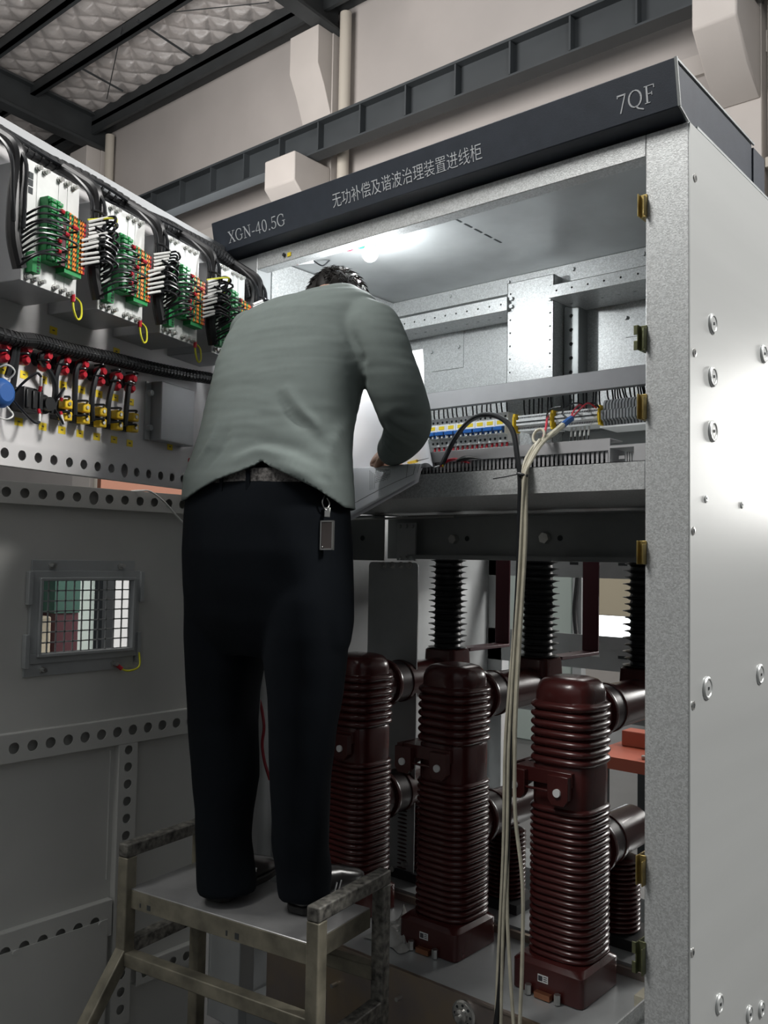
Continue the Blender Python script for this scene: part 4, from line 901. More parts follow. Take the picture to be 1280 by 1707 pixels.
for i in range(16):
    x = -1.872+pit*(i//2+0.5)+(-1 if i % 2 == 0 else 1)*pit*0.24
    mb = MB(); mb.use('red').cyl((x, 2.47, 1.889), (x, 2.468, 1.876), 0.0042, 8); mb.use('blackmat').tube([(x, 2.468, 1.876), (x, 2.45, 1.85), (x, 2.40, 1.81), (x, 2.30, 1.775)], 0.003, 6)
    tag(mb.build('control_wire', None), 'dark wire with red sleeve leaving the bottom of a miniature breaker', 'wire', 'breaker outgoing wires')
for i, px in enumerate((953, 960, 968, 975, 982)):
    a = atY(px, 708, 2.45); mb = MB(); mb.use('sleeve').cyl((a.x, 2.45, 1.914), (a.x, 2.445, 1.885), 0.0032, 8); mb.use('wire').tube([(a.x, 2.445, 1.885), (a.x, 2.43, 1.85), (a.x-.01, 2.39, 1.80)], 0.0028, 6)
    tag(mb.build('control_wire', None), 'black wire with white sleeve hanging under the right white terminal strip', 'wire', 'sleeved wires under the strip')
# back plate between terminals and lower duct
mb = MB(); mb.box(-1.55, -0.80, 2.56, 2.563, 1.67, 1.915); part(mb, 'mounting_plate', 'galv_dark')
# ---------------------------------------------------------------- temporary cables over the tray
yh = 1.862
def pxs(pts): return [atY(px, py, y) for px, py, y in pts]
bc = MB(); bc.tube(pxs([(736, 776, 1.97), (745, 757, 1.96), (762, 725, 1.94), (785, 700, 1.92), (812, 691, 1.91), (838, 699, 1.90), (855, 720, 1.885), (862, 760, 1.868), (867, 800, yh), (866, 880, yh), (864, 960, yh), (858, 1080, yh), (851, 1250, yh), (843, 1475, yh), (834, 1640, yh), (822, 1760, yh), (818, 1920, yh-.01), (825, 2010, yh-.02)]), 0.0068, 10)
t = thing('black_cable', atY(866, 880, yh), 'thick black cable arching over the breakers and hanging down', 'cable')
bc.build('jacket', 'wire', t)
for k, (m, dx, dy) in enumerate((('redwire', 40, -6), ('redwire', 34, -10), ('redwire', 28, -12))):
    mb = MB(); mb.tube(pxs([(738, 775, 1.97), (745, 772+dy*.4, 1.972), (752+dx*.3, 768+dy*.3, 1.975), (742+dx, 774+dy*.3, 1.983)]), 0.0022, 6); mb.build('core_wire', m, t)
for m, e in (('white', (724, 779)), ('redwire', (733, 778)), ('yellow', (738, 778)), ('black', (728, 776))):
    mb = MB(); mb.tube(pxs([(738, 773, 1.97), ((738+e[0])/2, e[1]-2, 1.965), (e[0], e[1], 1.972)]), 0.0024, 6); mb.build('core_wire', m, t)
mb = MB(); mb.tube(pxs([(762, 768, 1.975), (775, 764, 1.972), (788, 763, 1.975), (806, 766, 1.98)]), lambda q: 0.006*(1-abs(2*q-0.6))+0.002, 8); mb.build('torn_jacket', 'black', t)
paths = [
 ('cream cable at the left of the hanging bundle', [(896, 737, 1.93), (884, 752, 1.90), (873, 775, 1.875), (869, 800, yh), (866, 900, yh), (858, 1040, yh), (849, 1150, yh), (842, 1250, yh), (839, 1419, yh), (830, 1615, yh), (825, 1760, yh), (821, 1920, yh-.01), (828, 2010, yh-.02)]),
 ('cream cable in the middle of the hanging bundle', [(900, 733, 1.93), (887, 755, 1.90), (877, 778, 1.875), (873, 800, yh-.004), (872, 900, yh), (863, 1060, yh), (856, 1200, yh), (852, 1260, yh), (845, 1486, yh), (850, 1615, yh), (858, 1760, yh), (854, 1920, yh-.01), (861, 2010, yh-.02)]),
 ('cream cable at the right of the hanging bundle, kinked low down', [(912, 727, 1.95), (895, 748, 1.91), (881, 775, 1.877), (877, 800, yh), (876, 900, yh), (868, 1040, yh), (861, 1160, yh), (858, 1260, yh), (859, 1362, yh), (871, 1475, yh), (870, 1615, yh), (864, 1760, yh), (860, 1920, yh-.01), (867, 2010, yh-.02)]),
 ('thin cream cable nearest the black cable in the bundle', [(921, 722, 1.97), (902, 742, 1.92), (885, 770, 1.882), (874, 795, yh-.008), (870, 860, yh-.006), (865, 960, yh-.006), (856, 1100, yh-.006), (848, 1250, yh-.006), (845, 1400, yh-.006), (838, 1560, yh-.006), (834, 1760, yh-.006), (830, 1920, yh-.01), (837, 2010, yh-.02)])]
for i, (lab, pts) in enumerate(paths):
    mb = MB(); mb.tube(pxs(pts), 0.0046 if i < 3 else 0.0038, 8); tag(mb.build('cream_cable', 'cream'), lab, 'cable', 'hanging cream cables')
mb = MB(); c = atY(898, 727, 1.94); mb.tube([c+Vector((0.016*math.cos(a), 0.006*math.sin(a), 0.018*math.sin(a))) for a in [i*2*math.pi/10 for i in range(11)]], 0.0036, 8); tag(mb.build('cable_knot', 'cream'), 'small cream cable loop tied above the tray', 'cable loop')
t = thing('multicore_cable', atY(925, 718, 2.0), 'pale green cable with stripped cores fanning to the terminals', 'cable')
mb = MB(); mb.tube(pxs([(905, 733, 1.94), (921, 723, 1.98), (940, 707, 2.05)]), 0.008, 8); mb.build('jacket', 'cream', t)
mb = MB(); mb.tube(pxs([(938, 709, 2.04), (946, 702, 2.08), (952, 698, 2.12)]), 0.0085, 8); mb.build('blue_wrap', 'bluecap', t)
for k, (m, q) in enumerate((('wire', [(950, 700, 2.1), (938, 690, 2.3), (942, 680, 2.38), (958, 672, 2.4), (975, 675, 2.42)]), ('redwire', [(951, 699, 2.1), (956, 685, 2.3), (966, 675, 2.4), (975, 679, 2.42)]), ('wire', [(951, 699, 2.1), (962, 688, 2.3), (975, 675, 2.38), (990, 672, 2.4), (999, 680, 2.42)]), ('redwire', [(951, 699, 2.1), (965, 684, 2.3), (980, 672, 2.38), (994, 680, 2.42)]), ('wire', [(951, 699, 2.1), (957, 692, 2.3), (964, 690, 2.42)]))):
    mb = MB(); mb.tube(pxs(q), 0.0026, 6); mb.build('core_wire', m, t)
mb = MB(); mb.use('redwire').tube(pxs([(906, 728, 1.95), (910, 712, 2.1), (912, 698, 2.3), (914, 694, 2.42)]), 0.0034, 6); mb.use('wire').tube(pxs([(911, 700, 2.3), (913, 688, 2.4), (922, 680, 2.42), (935, 678, 2.42)]), 0.0028, 6)
tag(mb.build('red_lead', None), 'red and black lead rising to the middle yellow clamp', 'wire')
mb = MB(); mb.use('blackmat').tube(pxs([(863, 789, yh), (869, 791, yh-.012), (879, 793, yh)]), 0.004, 6); mb.tube(pxs([(864, 790, yh), (845, 794, yh-.004), (822, 798, yh-.004)]), 0.0017, 6)
tag(mb.build('cable_tie', None), 'black cable tie with long tail around the cable bundle', 'cable tie')
# ---------------------------------------------------------------- the circuit drawing over the tray lip
FR, FL = atY(704, 772, 1.866), atY(570, 783, 1.866)      # fold over the lip
HR, HL = atY(697, 797, 1.845), atY(572, 868, 1.755)      # hanging hem
def sheet_pt(u, v, lift=0.0):
    """u 0..1 from left to right, v 0..1 from the hanging hem over the lip and up"""
    t = 1.65*(1-u); f = FR.lerp(FL, t); h = HR.lerp(HL, t); x = f.x
    f.z = 1.7555
    if v < 0.35:
        q = v/0.35; p = h.lerp(f, q); p.z += 0.012*math.sin(math.pi*q)*(0.4+t); return p+Vector((0, -0.5, 0.86))*lift
    if v < 0.5:
        q = (v-0.35)/0.15; return Vector((x-0.03*q, 1.866+0.085*q, 1.7555+0.006*math.sin(math.pi*q)+lift))
    q = (v-0.5)/0.5; xr = x-0.03-0.175*q
    return Vector((xr, 1.951+0.16*q+0.012*math.sin(q*5+u*3), 1.757+0.385*q+lift))
t = thing('circuit_drawing', (-1.75, 1.9, 1.73), 'large white printed circuit drawing propped up and folded over the tray lip', 'drawing')
mb = MB(); mb.grid(lambda u, v: sheet_pt(u, v), 30, 48); sh = mb.build('sheet', 'paper', t, smooth=60)
s2 = sh.modifiers.new('thickness', 'SOLIDIFY'); s2.thickness = 0.0008
mb = MB(); mb.grid(lambda u, v: sheet_pt(u, v*0.34, 0)+Vector((-0.004, 0.006, -0.010)), 20, 14); sh2 = mb.build('under_sheet', 'paper', t, smooth=60)
s2 = sh2.modifiers.new('thickness', 'SOLIDIFY'); s2.thickness = 0.0008
def ink_line(mb, a, b, w):
    n = 8
    for i in range(n):
        p = sheet_pt(a[0]+(b[0]-a[0])*i/n, a[1]+(b[1]-a[1])*i/n, 0.0012); q = sheet_pt(a[0]+(b[0]-a[0])*(i+1)/n, a[1]+(b[1]-a[1])*(i+1)/n, 0.0012); mb.bar(p, q, w, 0.0004, (0, -1, 0.3))
mb = MB(); ink_line(mb, (0.4, 0.05), (0.955, 0.10), 0.0009); ink_line(mb, (0.955, 0.10), (0.955, 0.34), 0.0009); ink_line(mb, (0.90, 0.09), (0.90, 0.34), 0.0006); ink_line(mb, (0.985, 0.10), (0.985, 0.34), 0.0006)
for k in range(4): ink_line(mb, (0.615+0.012*k, 0.10), (0.615+0.012*k, 0.30-0.02*k), 0.0008)
for k in range(12):
    u = 0.66+0.010*k; ink_line(mb, (u, 0.14+0.01*(k % 3)), (u, 0.30-0.012*(k % 4)), 0.0004)
for k in range(9): ink_line(mb, (0.655+0.004*(k % 3), 0.15+0.018*k), (0.74+0.01*(k % 4), 0.15+0.018*k), 0.0005)
mb.build('printed_lines', 'ink', t, smooth=0)
# pen lying by the hand
a, b = atZ(664, 776, 1.772), atZ(697, 768, 1.776)
t = thing('marker_pen', a, 'yellow and black pen held by the hand on the drawing', 'pen')
mb = MB(); mb.cyl(a+(b-a)*.35, a+(b-a)*.95, 0.0042, 10); mb.build('barrel', 'yellow', t)
mb = MB(); mb.cyl(a-(b-a)*.3, a+(b-a)*.36, 0.0040, 10); mb.build('grip', 'black', t)
mb = MB(); mb.cyl(a+(b-a)*.95, a+(b-a)*1.5, 0.0015, 8, 0.0006); mb.build('tip', 'black', t)
# ================================================================ the three-pole circuit breaker on its truck
PX = (-1.957, -1.575, -1.187); PYC = 2.205; HW, HD = 0.085, 0.085
br = thing('circuit_breaker', (-1.5, 2.16, 0.06), 'maroon three-pole high-voltage circuit breaker on a plated truck in the lower compartment', 'circuit breaker')
def sup(cx, cy, a, b, z, n=44, e=3.4):
    out = []
    for i in range(n):
        t = 2*math.pi*i/n; c, s = math.cos(t), math.sin(t)
        out.append((cx+a*math.copysign(abs(c)**(2/e), c), cy+b*math.copysign(abs(s)**(2/e), s), z))
    return out
def ribbed(cx, cy, a, b, z0, z1, n, amp, e=3.4, sharp=False):
    rings = []; step = (z1-z0)/n; K = 8
    for i in range(n):
        for k in range(K):
            q = k/K; h = math.sin(math.pi*q)**(0.8 if not sharp else 2.5); rings.append(sup(cx, cy, a+amp*h, b+amp*h, z0+step*(i+q), e=e))
    rings.append(sup(cx, cy, a, b, z1, e=e)); return rings
ZA = atX(690, 1131, PX[0]).z; ZB = atX(680, 1312, PX[0]).z
M['collar'] = mat('dark_brown_rubber_collar', (0.05, 0.035, 0.036), 0.35)
def pole(cx, cy):
    mb = MB()
    rings = [sup(cx, cy, HW+0.004, HD+0.004, 0.44)]+ribbed(cx, cy, HW+0.001, HD+0.001, 0.462, 0.855, 22, 0.0085)
    rings += [sup(cx, cy, HW+0.002, HD+0.002, 0.865), sup(cx, cy, HW+0.002, HD+0.002, 0.955)]
    rings += ribbed(cx, cy, HW-0.001, HD-0.001, 0.962, 1.128, 7, 0.011)
    for q, z in ((0.0, 1.132), (0.0, 1.150), (.03, 1.162), (.10, 1.175), (.22, 1.185), (.42, 1.1905), (0.72, 1.192)):
        rings.append(sup(cx, cy, HW*(1-q), HD*(1-q), z, e=3.0))
    p = mb.loft(rings) and mb.build('pole', 'maroon', br, smooth=50)
    mb = MB(); mb.loft([sup(cx, cy-0.02, 0.103, 0.103, 0.380, e=14), sup(cx, cy-0.02, 0.103, 0.103, 0.452, e=14), sup(cx, cy-0.02, 0.092, 0.092, 0.464, e=8)]); mb.build('base_block', 'maroon', p, smooth=40, bevel=0.003)
    mb = MB(); fy = cy-0.123
    mb.use('white').box(cx-0.024, cx+0.006, fy-0.0008, fy+0.001, 0.415, 0.434); mb.use('ink').box(cx-0.022, cx-0.010, fy-0.0012, fy, 0.418, 0.431)
    for k in range(3): mb.box(cx-0.007, cx+0.003, fy-0.0012, fy, 0.419+0.005*k, 0.421+0.005*k)
    mb.build('rating_label', None, p, smooth=0)['label'] = 'small white printed label'
    mb = MB(); mb.use('copper').box(cx-0.025, cx+0.02, fy-0.018, fy-0.002, 0.381, 0.395); mb.use('steel').cyl((cx-0.045, fy-0.012, 0.381), (cx-0.045, fy-0.012, 0.405), 0.009, 6).cyl((cx+0.04, fy-0.012, 0.381), (cx+0.04, fy-0.012, 0.405), 0.009, 6); mb.build('copper_lug', None, p)
    # clamp bracket with two lugs and pale bolts
    mb = MB(); fy = cy-HD
    mb.box(cx-0.125, cx+0.055, fy-0.012, fy+0.05, 0.915, 0.952)
    for lx in (-0.105, 0.024):
        mb.prism([(cx+lx-0.030, 0.945), (cx+lx-0.030, 0.885), (cx+lx-0.018, 0.868), (cx+lx+0.018, 0.868), (cx+lx+0.030, 0.885), (cx+lx+0.030, 0.945)], 0.022, lambda q: Vector((q.x, fy-0.030+q.z, q.y)))
    mb.cyl((cx-0.105, fy-0.02, 0.900), (cx+0.024, fy-0.02, 0.900), 0.004, 8)
    mb.prism([(fy-0.02, 0.868), (fy-0.02, 0.952), (fy+0.10, 0.952), (fy+0.10, 0.89)], 0.02, lambda q: Vector((cx-0.135+q.z, q.x, q.y)))
    mb.build('clamp_bracket', 'maroon', p, bevel=0.004)
    for lx in (-0.105, 0.024):
        mb = MB(); mb.cyl((cx+lx, fy-0.030, 0.902), (cx+lx, fy-0.036, 0.902), 0.0105, 16); mb.build('bolt_cap', 'white', p)['label'] = 'pale round bolt cap'
    # upper and lower contact arms running backwards
    for z, yend, nm in ((ZA, 2.76, 'upper_arm'), (ZB, 2.60, 'lower_arm')):
        mb = MB(); y0 = cy+HD-0.02
        mb.rev((cx, y0, z), (cx, yend, z), [(0, 0.070), (0.050, 0.070), (0.052, 0.079), (0.06, 0.081), (0.068, 0.079), (0.07, 0.066), (0.135, 0.066), (0.137, 0.072), (0.150, 0.072), (0.152, 0.066), (yend-y0-.01, 0.062), (yend-y0, 0.05)], 28); a = mb.build(nm, 'maroon', p)
        mb = MB(); mb.rev((cx, y0+0.072, z), (cx, y0+0.14, z), [(0, 0.0685), (0.062, 0.0685)], 28); mb.build('rubber_collar', 'collar', p)
    return p
for cx in PX: pole(cx, PYC)
mb = MB(); mb.box(-2.10, -0.972, 1.962, 2.35, 0.368, 0.378); mb.box(-2.10, -0.972, 2.33, 2.35, 0.20, 0.368); mb.build('truck_deck', 'galv_plain', br, bevel=0.002)
mb = MB(); mb.box(-2.10, -0.972, 1.955, 1.962, 0.12, 0.374); mb.box(-2.10, -0.972, 1.950, 1.962, 0.374, 0.379); fp = mb.build('truck_front', 'brass', br, label=None) if False else mb.build('truck_front', 'brass', br); fp['label'] = 'rainbow-gold passivated front plate'
for px, py in ((668, 1662), (560, 1640)):
    p = atY(px, py, 1.955); mb = MB(); mb.cyl((p.x, 1.955, p.z), (p.x, 1.935, p.z), 0.006, 10); mb.build('pin', 'steel', fp)
p = atY(772, 1692, 1.948); mb = MB(); mb.use('steel').rev((p.x, 1.955, p.z), (p.x, 1.92, p.z), [(0, 0.036), (0.006, 0.036), (0.008, 0.030), (0.010, 0.030), (0.011, 0.018), (0.02, 0.017), (0.022, 0.008), (0.034, 0.008)], 24)
for k in range(8):
    a = k*math.pi/4; mb.use('hole').cyl((p.x+0.024*math.cos(a), 1.946, p.z+0.024*math.sin(a)), (p.x+0.024*math.cos(a), 1.944, p.z+0.024*math.sin(a)), 0.004, 8)
mb.build('locking_disc', None, fp)['label'] = 'round notched locking disc'
mb = MB(); mb.box(-2.10, -0.98, 1.99, 2.33, 0.07, 0.12); 
for wx in (-2.0, -1.08):
    for wy in (2.03, 2.28): mb.cyl((wx-0.02, wy, 0.10), (wx+0.02, wy, 0.10), 0.04, 16)
mb.build('truck_chassis', 'blackmat', br)
p = atY(528, 1672, 1.953); mb = MB(); mb.use('white').box(p.x-0.035, p.x+0.035, 1.951, 1.9545, p.z-0.05, p.z+0.05); mb.use('ink')
for k in range(10): mb.box(p.x-0.03, p.x+0.028-0.01*(k % 3), 1.9505, 1.952, p.z-0.042+0.009*k, p.z-0.0395+0.009*k)
mb.build('instruction_plate', None, fp, smooth=0)['label'] = 'white instruction plate with lines of print'
# post bushings, busbars and rear supports
labB = ['black shed bushing behind the leftmost maroon pole', 'black shed bushing behind the middle maroon pole', 'black shed bushing half hidden by the right post']
for i, cx in enumerate(PX):
    by = 2.690; zb = ZA+0.045; t = thing('post_bushing', (cx, by, zb), labB[i], 'bushing', 'black shed bushings')
    mb = MB(); mb.loft([sup(cx, by, 0.070, 0.066, zb-0.03, e=6), sup(cx, by, 0.066, 0.062, zb+0.045, e=6), sup(cx, by, 0.060, 0.056, zb+0.05, e=6)]); mb.build('foot_block', 'maroon', t)
    mb = MB(); prof = [(0, 0.046)]; zz = 0.045; k = 0
    while zz < 0.42:
        R = 0.072 if k % 2 == 0 else 0.066; prof += [(zz, 0.047), (zz+0.0062, R-0.012), (zz+0.0085, R), (zz+0.0100, R), (zz+0.0125, 0.050)]; zz += 0.0212; k += 1
    prof += [(0.46, 0.044), (0.56, 0.044)]
    mb.rev((cx, by, zb), (cx, by, zb+0.6), prof, 28); mb.build('sheds', 'bushing', t, smooth=40)
    # busbar
    labs = ['maroon sleeved busbar rising behind the left and middle poles', 'maroon sleeved busbar rising in front of the bright opening', 'maroon sleeved busbar hidden behind the right bushing']
    mb = MB(); zf = ZA+0.095
    mb.box(cx-0.001, cx+0.063, 2.745, 3.02, zf-0.012, zf).box(cx-0.001, cx+0.063, 3.01, 3.02, zf, 2.0)
    tag(mb.build('busbar', 'maroonmat', bevel=0.002), labs[i], 'busbar', 'maroon busbars')
    labs = ['dark ribbed support insulator under the left pole arm', 'dark ribbed support insulator under the middle pole arm', 'dark ribbed support insulator under the right pole arm']
    t = thing('support_insulator', (cx, 2.50, 0.405), labs[i], 'insulator', 'support insulators')
    mb = MB(); mb.loft(ribbed(cx, 2.50, 0.050, 0.050, 0.406, ZB-0.068, 17, 0.014, e=2.0)); mb.build('ribbed_post', 'maroon', t, smooth=50)
    mb = MB(); mb.box(cx-0.085, cx+0.085, 2.43, 2.58, 0.4055, 0.435); mb.build('foot_plate', 'blackmat', t)
# yellow-plated strip and crumpled film on the deck
mb = MB(); a = atZ(690, 1505, .382); mb.box(-2.1, -1.02, 2.338, 2.352, 0.379, 0.40); tag(mb.build('guide_strip', 'brass'), 'yellow plated strip along the rear edge of the truck', 'strip')
p = atZ(668, 1560, 0.38)
def film(u, v):
    x = p.x-0.075+0.15*u; y = p.y-0.09+0.20*v; h = 0.022*math.sin(9*u+4*v)*math.sin(7*v-3*u)+0.012*math.sin(23*u+11*v)
    e = min(u, 1-u, v, 1-v)*4
    return (x+0.008*math.sin(13*v), y+0.008*math.sin(11*u), 0.381+max(0.0, min(1, e))*(0.035+h))
mb = MB(); mb.grid(film, 26, 26); o = mb.build('crumpled_film', 'plastic_bag', smooth=25); tag(o, 'crumpled grey plastic film lying between the first two poles', 'plastic film')
mb = MB(); p = atZ(1050, 1640, 0.40); mb.use('sticker').box(-1.0, -0.945, 2.20, 2.30, 0.378, 0.405); mb.use('ink').cyl((-0.97, 2.23, 0.405), (-0.97, 2.23, 0.4055), 0.008, 12).cyl((-0.97, 2.265, 0.405), (-0.97, 2.265, 0.4055), 0.006, 12)
mb.mats[0] = M['cream']; tag(mb.build('cream_block', None), 'small cream block with two dark holes behind the right pole', 'block')
# red control wires along the left inner wall
mb = MB(); mb.tube([atY(424, 1150, 2.05), atY(434, 1172, 2.06), atY(440, 1210, 2.05), atY(437, 1240, 2.05), atY(441, 1270, 2.05), atY(450, 1300, 2.05)], 0.005, 8)
tag(mb.build('red_wire', 'redwire'), 'red wire hanging beside the left inner upright', 'wire')
# things standing behind the cabinet, seen through its open back
def stack(x0, y0, x1, y1, Y, dep, m, nm, lab, cat, grp=None):
    a, b = atY(x0, y0, Y), atY(x1, y1, Y); mb = MB(); mb.box(a.x, b.x, Y, Y+dep, b.z, a.z); return tag(mb.build(nm, m, bevel=0.004), lab, cat, grp)
M['orangebeam'] = mat('orange_red_primer_paint', (0.34, 0.075, 0.04), 0.5); M['tan'] = mat('tan_timber', (0.42, 0.24, 0.09), 0.6)
M['beige'] = mat('beige_panel_paint', (0.52, 0.46, 0.34), 0.6); M['teal'] = mat('dark_green_panel', (0.03, 0.10, 0.075), 0.6); M['mint'] = mat('pale_mint_panel', (0.50, 0.58, 0.54), 0.6)
DZ = atY(1045, 1262, 3.9).z-0.855
t = thing('workbench', (-2.0, 4.1, 0), 'orange topped bench behind the cabinet at lower right', 'bench')
BX = atY(985, 1262, 3.9).x
mb = MB(); mb.box(BX, -1.2, 3.85, 4.45, 0.80+DZ, 0.855+DZ); mb.build('bench_top', 'orangebeam', t)
for x in (BX+0.05, -1.25):
    for y in (3.9, 4.4): mb = MB(); mb.box(x-0.03, x+0.03, y-0.03, y+0.03, 0.0, 0.80+DZ); mb.build('leg', 'crane', t)
mb = MB(); mb.box(BX+0.05, -1.3, 4.12, 4.22, 0.856+DZ, 0.93+DZ); tag(mb.build('steel_beam', 'orangebeam', bevel=0.004), 'orange red primed steel beam lying on the bench', 'beam')
mb = MB(); mb.box(BX+0.10, BX+0.22, 4.28, 4.36, 0.856+DZ, 0.965+DZ); tag(mb.build('timber_block', 'tan', bevel=0.004), 'short tan timber block behind the orange beam', 'block')
t = thing('wrench', (BX+0.40, 3.95, 0.856+DZ), 'chrome adjustable wrench lying on the orange bench', 'wrench')
mb = MB(); mb.bar((BX+0.35, 3.93, 0.866+DZ), (BX+0.63, 3.98, 0.866+DZ), 0.03, 0.014); mb.build('handle', 'steel', t, bevel=0.004)
mb = MB(); mb.bar((BX+0.29, 3.93, 0.866+DZ), (BX+0.36, 3.93, 0.866+DZ), 0.055, 0.016); mb.bar((BX+0.25, 3.95, 0.866+DZ), (BX+0.30, 3.945, 0.866+DZ), 0.02, 0.016); mb.bar((BX+0.25, 3.905, 0.866+DZ), (BX+0.30, 3.91, 0.866+DZ), 0.02, 0.016); mb.build('jaw', 'steel', t, bevel=0.003)
t = thing('white_enclosure', (-3.6, 6.6, 0), 'tall white equipment enclosure with a hanging cable behind the cabinet', 'enclosure')
a, b = atY(800, 960, 6.6).x, atY(975, 960, 6.6).x
mb = MB(); mb.box(a, b-0.12, 6.6, 6.66, 0, 2.4); mb.build('housing', 'mint', t, bevel=0.01)
mb = MB(); mb.box(b-0.10, b-0.02, 6.58, 6.66, 0, 2.4); mb.build('corner_trim', 'galv_plain', t)
c = atY(962, 960, 6.55); mb = MB(); mb.tube([(c.x, 6.55, 2.3), (c.x+.01, 6.55, 1.5), (c.x-.02, 6.55, 1.1), (c.x+0.02, 6.55, 0.8)], 0.02, 8); mb.build('cable', 'black', t)
a, b, c = atY(973, 965, 8.6), atY(1075, 1013, 8.6), atY(1075, 1030, 8.6)
mb = MB(); mb.box(a.x, b.x+0.8, 8.6, 8.9, c.z, 2.8); tag(mb.build('beige_container', 'beige', bevel=0.01), 'beige metal container hanging over the bright doorway', 'container')
# what the mesh window and the gap between the doors look onto
def vy(px, X): return atX(px, 1010, X).y
t = thing('distant_cabinet', (-5.0, vy(130, -5.0), 0), 'pale mint cabinet beyond the mesh window', 'cabinet')
mb = MB(); mb.box(-5.6, -4.9, vy(20, -4.9), vy(166, -4.9), 0, 1.62); mb.build('side_sheet', 'mint', t)
mb = MB(); mb.box(-5.6, -4.88, vy(162, -4.88), vy(260, -4.88), 0, 1.6); mb.build('side_sheet', 'white', t)
zg = atX(110, 1022, -4.7).z
mb = MB(); mb.box(-4.9, -4.7, vy(91, -4.7), vy(133, -4.7), zg, 1.58); mb.build('green_flap', 'teal', t)
mb = MB(); mb.box(-4.9, -4.72, vy(93, -4.72), vy(131, -4.72), 0.0, zg); mb.build('dark_post', 'maroonmat', t)
zc = atX(70, 1028, -4.5).z
mb = MB(); mb.box(-4.85, -4.5, vy(40, -4.5), vy(87, -4.5), 0, zc); tag(mb.build('beige_crate', 'beige', bevel=0.01), 'beige crate standing beyond the mesh window at left', 'crate')
M['board'] = mat('reddish_brown_board', (0.36, 0.15, 0.09), 0.6)
BZ0, BZ1 = atX(240, 832, -3.6).z, atX(240, 797, -3.6).z
a, b = atX(168, 812, -3.6), atX(312, 812, -3.6)
mb = MB(); mb.box(-3.63, -3.6, a.y, b.y+0.3, BZ0-0.05, BZ1); tag(mb.build('brown_board', 'board'), 'reddish brown board glimpsed through the gap between the doors', 'board')
mb = MB(); mb.box(-3.7, -3.632, a.y+0.05, a.y+0.11, 0, BZ1-.02).box(-3.7, -3.632, b.y+0.2, b.y+0.26, 0, BZ1-.02).box(-3.7, -3.632, a.y+0.05, b.y+0.26, 1.0, 1.06); tag(mb.build('board_rack', 'crane'), 'dark rack carrying the brown board behind the doors', 'rack')
# ================================================================ the step stool
SA = Vector((-1.986, 1.365, 0)); EX = Vector((0.9905, 0.1373, 0)); EY = Vector((-0.1373, 0.9905, 0)); SL, SDp, SZ = 0.5755, 0.245, 0.65
def sp3(u, v, z): return SA+EX*u+EY*v+Vector((0, 0, z))
def zat(px, py, q): n = Vector((CF.x, CF.y, 0)); return on(px, py, n, n.dot(q)).z
st = thing('step_stool', sp3(SL/2, SDp/2, 0), 'worn steel step stool with chipped guard rails under the man\'s feet', 'stool')
TT = lambda p: sp3(p.x, p.y, p.z)
mb = MB(); mb.box(0.0, SL, 0.0, SDp, SZ-0.004, SZ, TT); mb.build('step_plate', 'stooltop', st, bevel=0.002)
mb = MB(); mb.box(0.0, SL, -0.002, 0.002, SZ-0.048, SZ-0.003, TT).box(0, SL, SDp-0.002, SDp+0.002, SZ-0.048, SZ-0.003, TT).box(-0.002, 0.002, 0, SDp, SZ-0.048, SZ-0.003, TT).box(SL-0.002, SL+0.002, 0, SDp, SZ-0.048, SZ-0.003, TT)
ap = mb.build('apron', 'stool', st, bevel=0.001)
for u, w, h in ((0.045, .004, .010), (0.075, .012, .012), (0.335, .005, .012), (0.367, .012, .014)):
    mb = MB(); mb.box(u-w/2, u+w/2, -0.0028, -0.0018, SZ-0.034-h/2, SZ-0.034+h/2, TT); mb.build('slot', 'hole', ap)
tw = 0.034; zj = 0.495
zn0 = zat(219, 1402, sp3(0, 0, 0)); zn1 = zat(530, 1503, sp3(SL, 0, 0)); zf1 = zat(627, 1453, sp3(SL, SDp, 0)); zf0 = zat(326, 1370, sp3(0, SDp, 0))
ztl, ztr = (zn0+zf0)/2, (zn1+zf1)/2
po = tw/2+0.003
posts = {'nl': (-po+.012, -po+.02, zj-0.02, ztl), 'fl': (-po+.012, SDp+po, 0.0, ztl), 'nr': (SL+po, -po+.02, 0.0, ztr), 'fr': (SL+po, SDp+po, 0.0, ztr)}
for k, (u, v, z0, z1) in posts.items():
    mb = MB(); mb.box(u-tw/2, u+tw/2, v-tw/2, v+tw/2, z0, z1-tw, TT); mb.build('leg', 'stool' if k != 'fr' else 'stooldark', st, bevel=0.003)
for a, b, zt in (('nl', 'fl', ztl), ('nr', 'fr', ztr)):
    u, v0, v1 = posts[a][0], posts[a][1]-tw/2, posts[b][1]+tw/2
    mb = MB(); mb.box(u-tw/2, u+tw/2, v0, v1, zt-tw, zt, TT); mb.build('guard_rail', 'stooldark', st, bevel=0.004)['label'] = 'chipped dark guard rail'
# splayed front leg and lower rails
u, v = posts['nl'][0], posts['nl'][1]
mb = MB(); mb.bar(sp3(u, v, zj), sp3(u-0.015, v-0.38, 0.0), tw, tw, EX); mb.build('leg', 'stool', st, bevel=0.003)['label'] = 'splayed front leg'
mb = MB(); mb.box(u, SL+po, v-tw/2, v+tw/2, zj-tw, zj, TT); mb.build('lower_rail', 'stool', st, bevel=0.003)
mb = MB(); mb.box(u-tw/2, u+tw/2, v+tw/2, SDp+po-tw/2, zj-0.01, zj+tw-0.01, TT); mb.build('lower_rail', 'stooldark', st, bevel=0.003)
mb = MB(); mb.box(u, SL+po, SDp+po-tw/2, SDp+po+tw/2, zj-0.02, zj+tw-0.02, TT); mb.build('lower_rail', 'stool', st, bevel=0.003)
mb = MB(); mb.box(SL+po-tw/2, SL+po+tw/2, v+tw/2, SDp+po-tw/2, 0.40, 0.40+tw, TT); mb.build('lower_rail', 'stooldark', st, bevel=0.003)
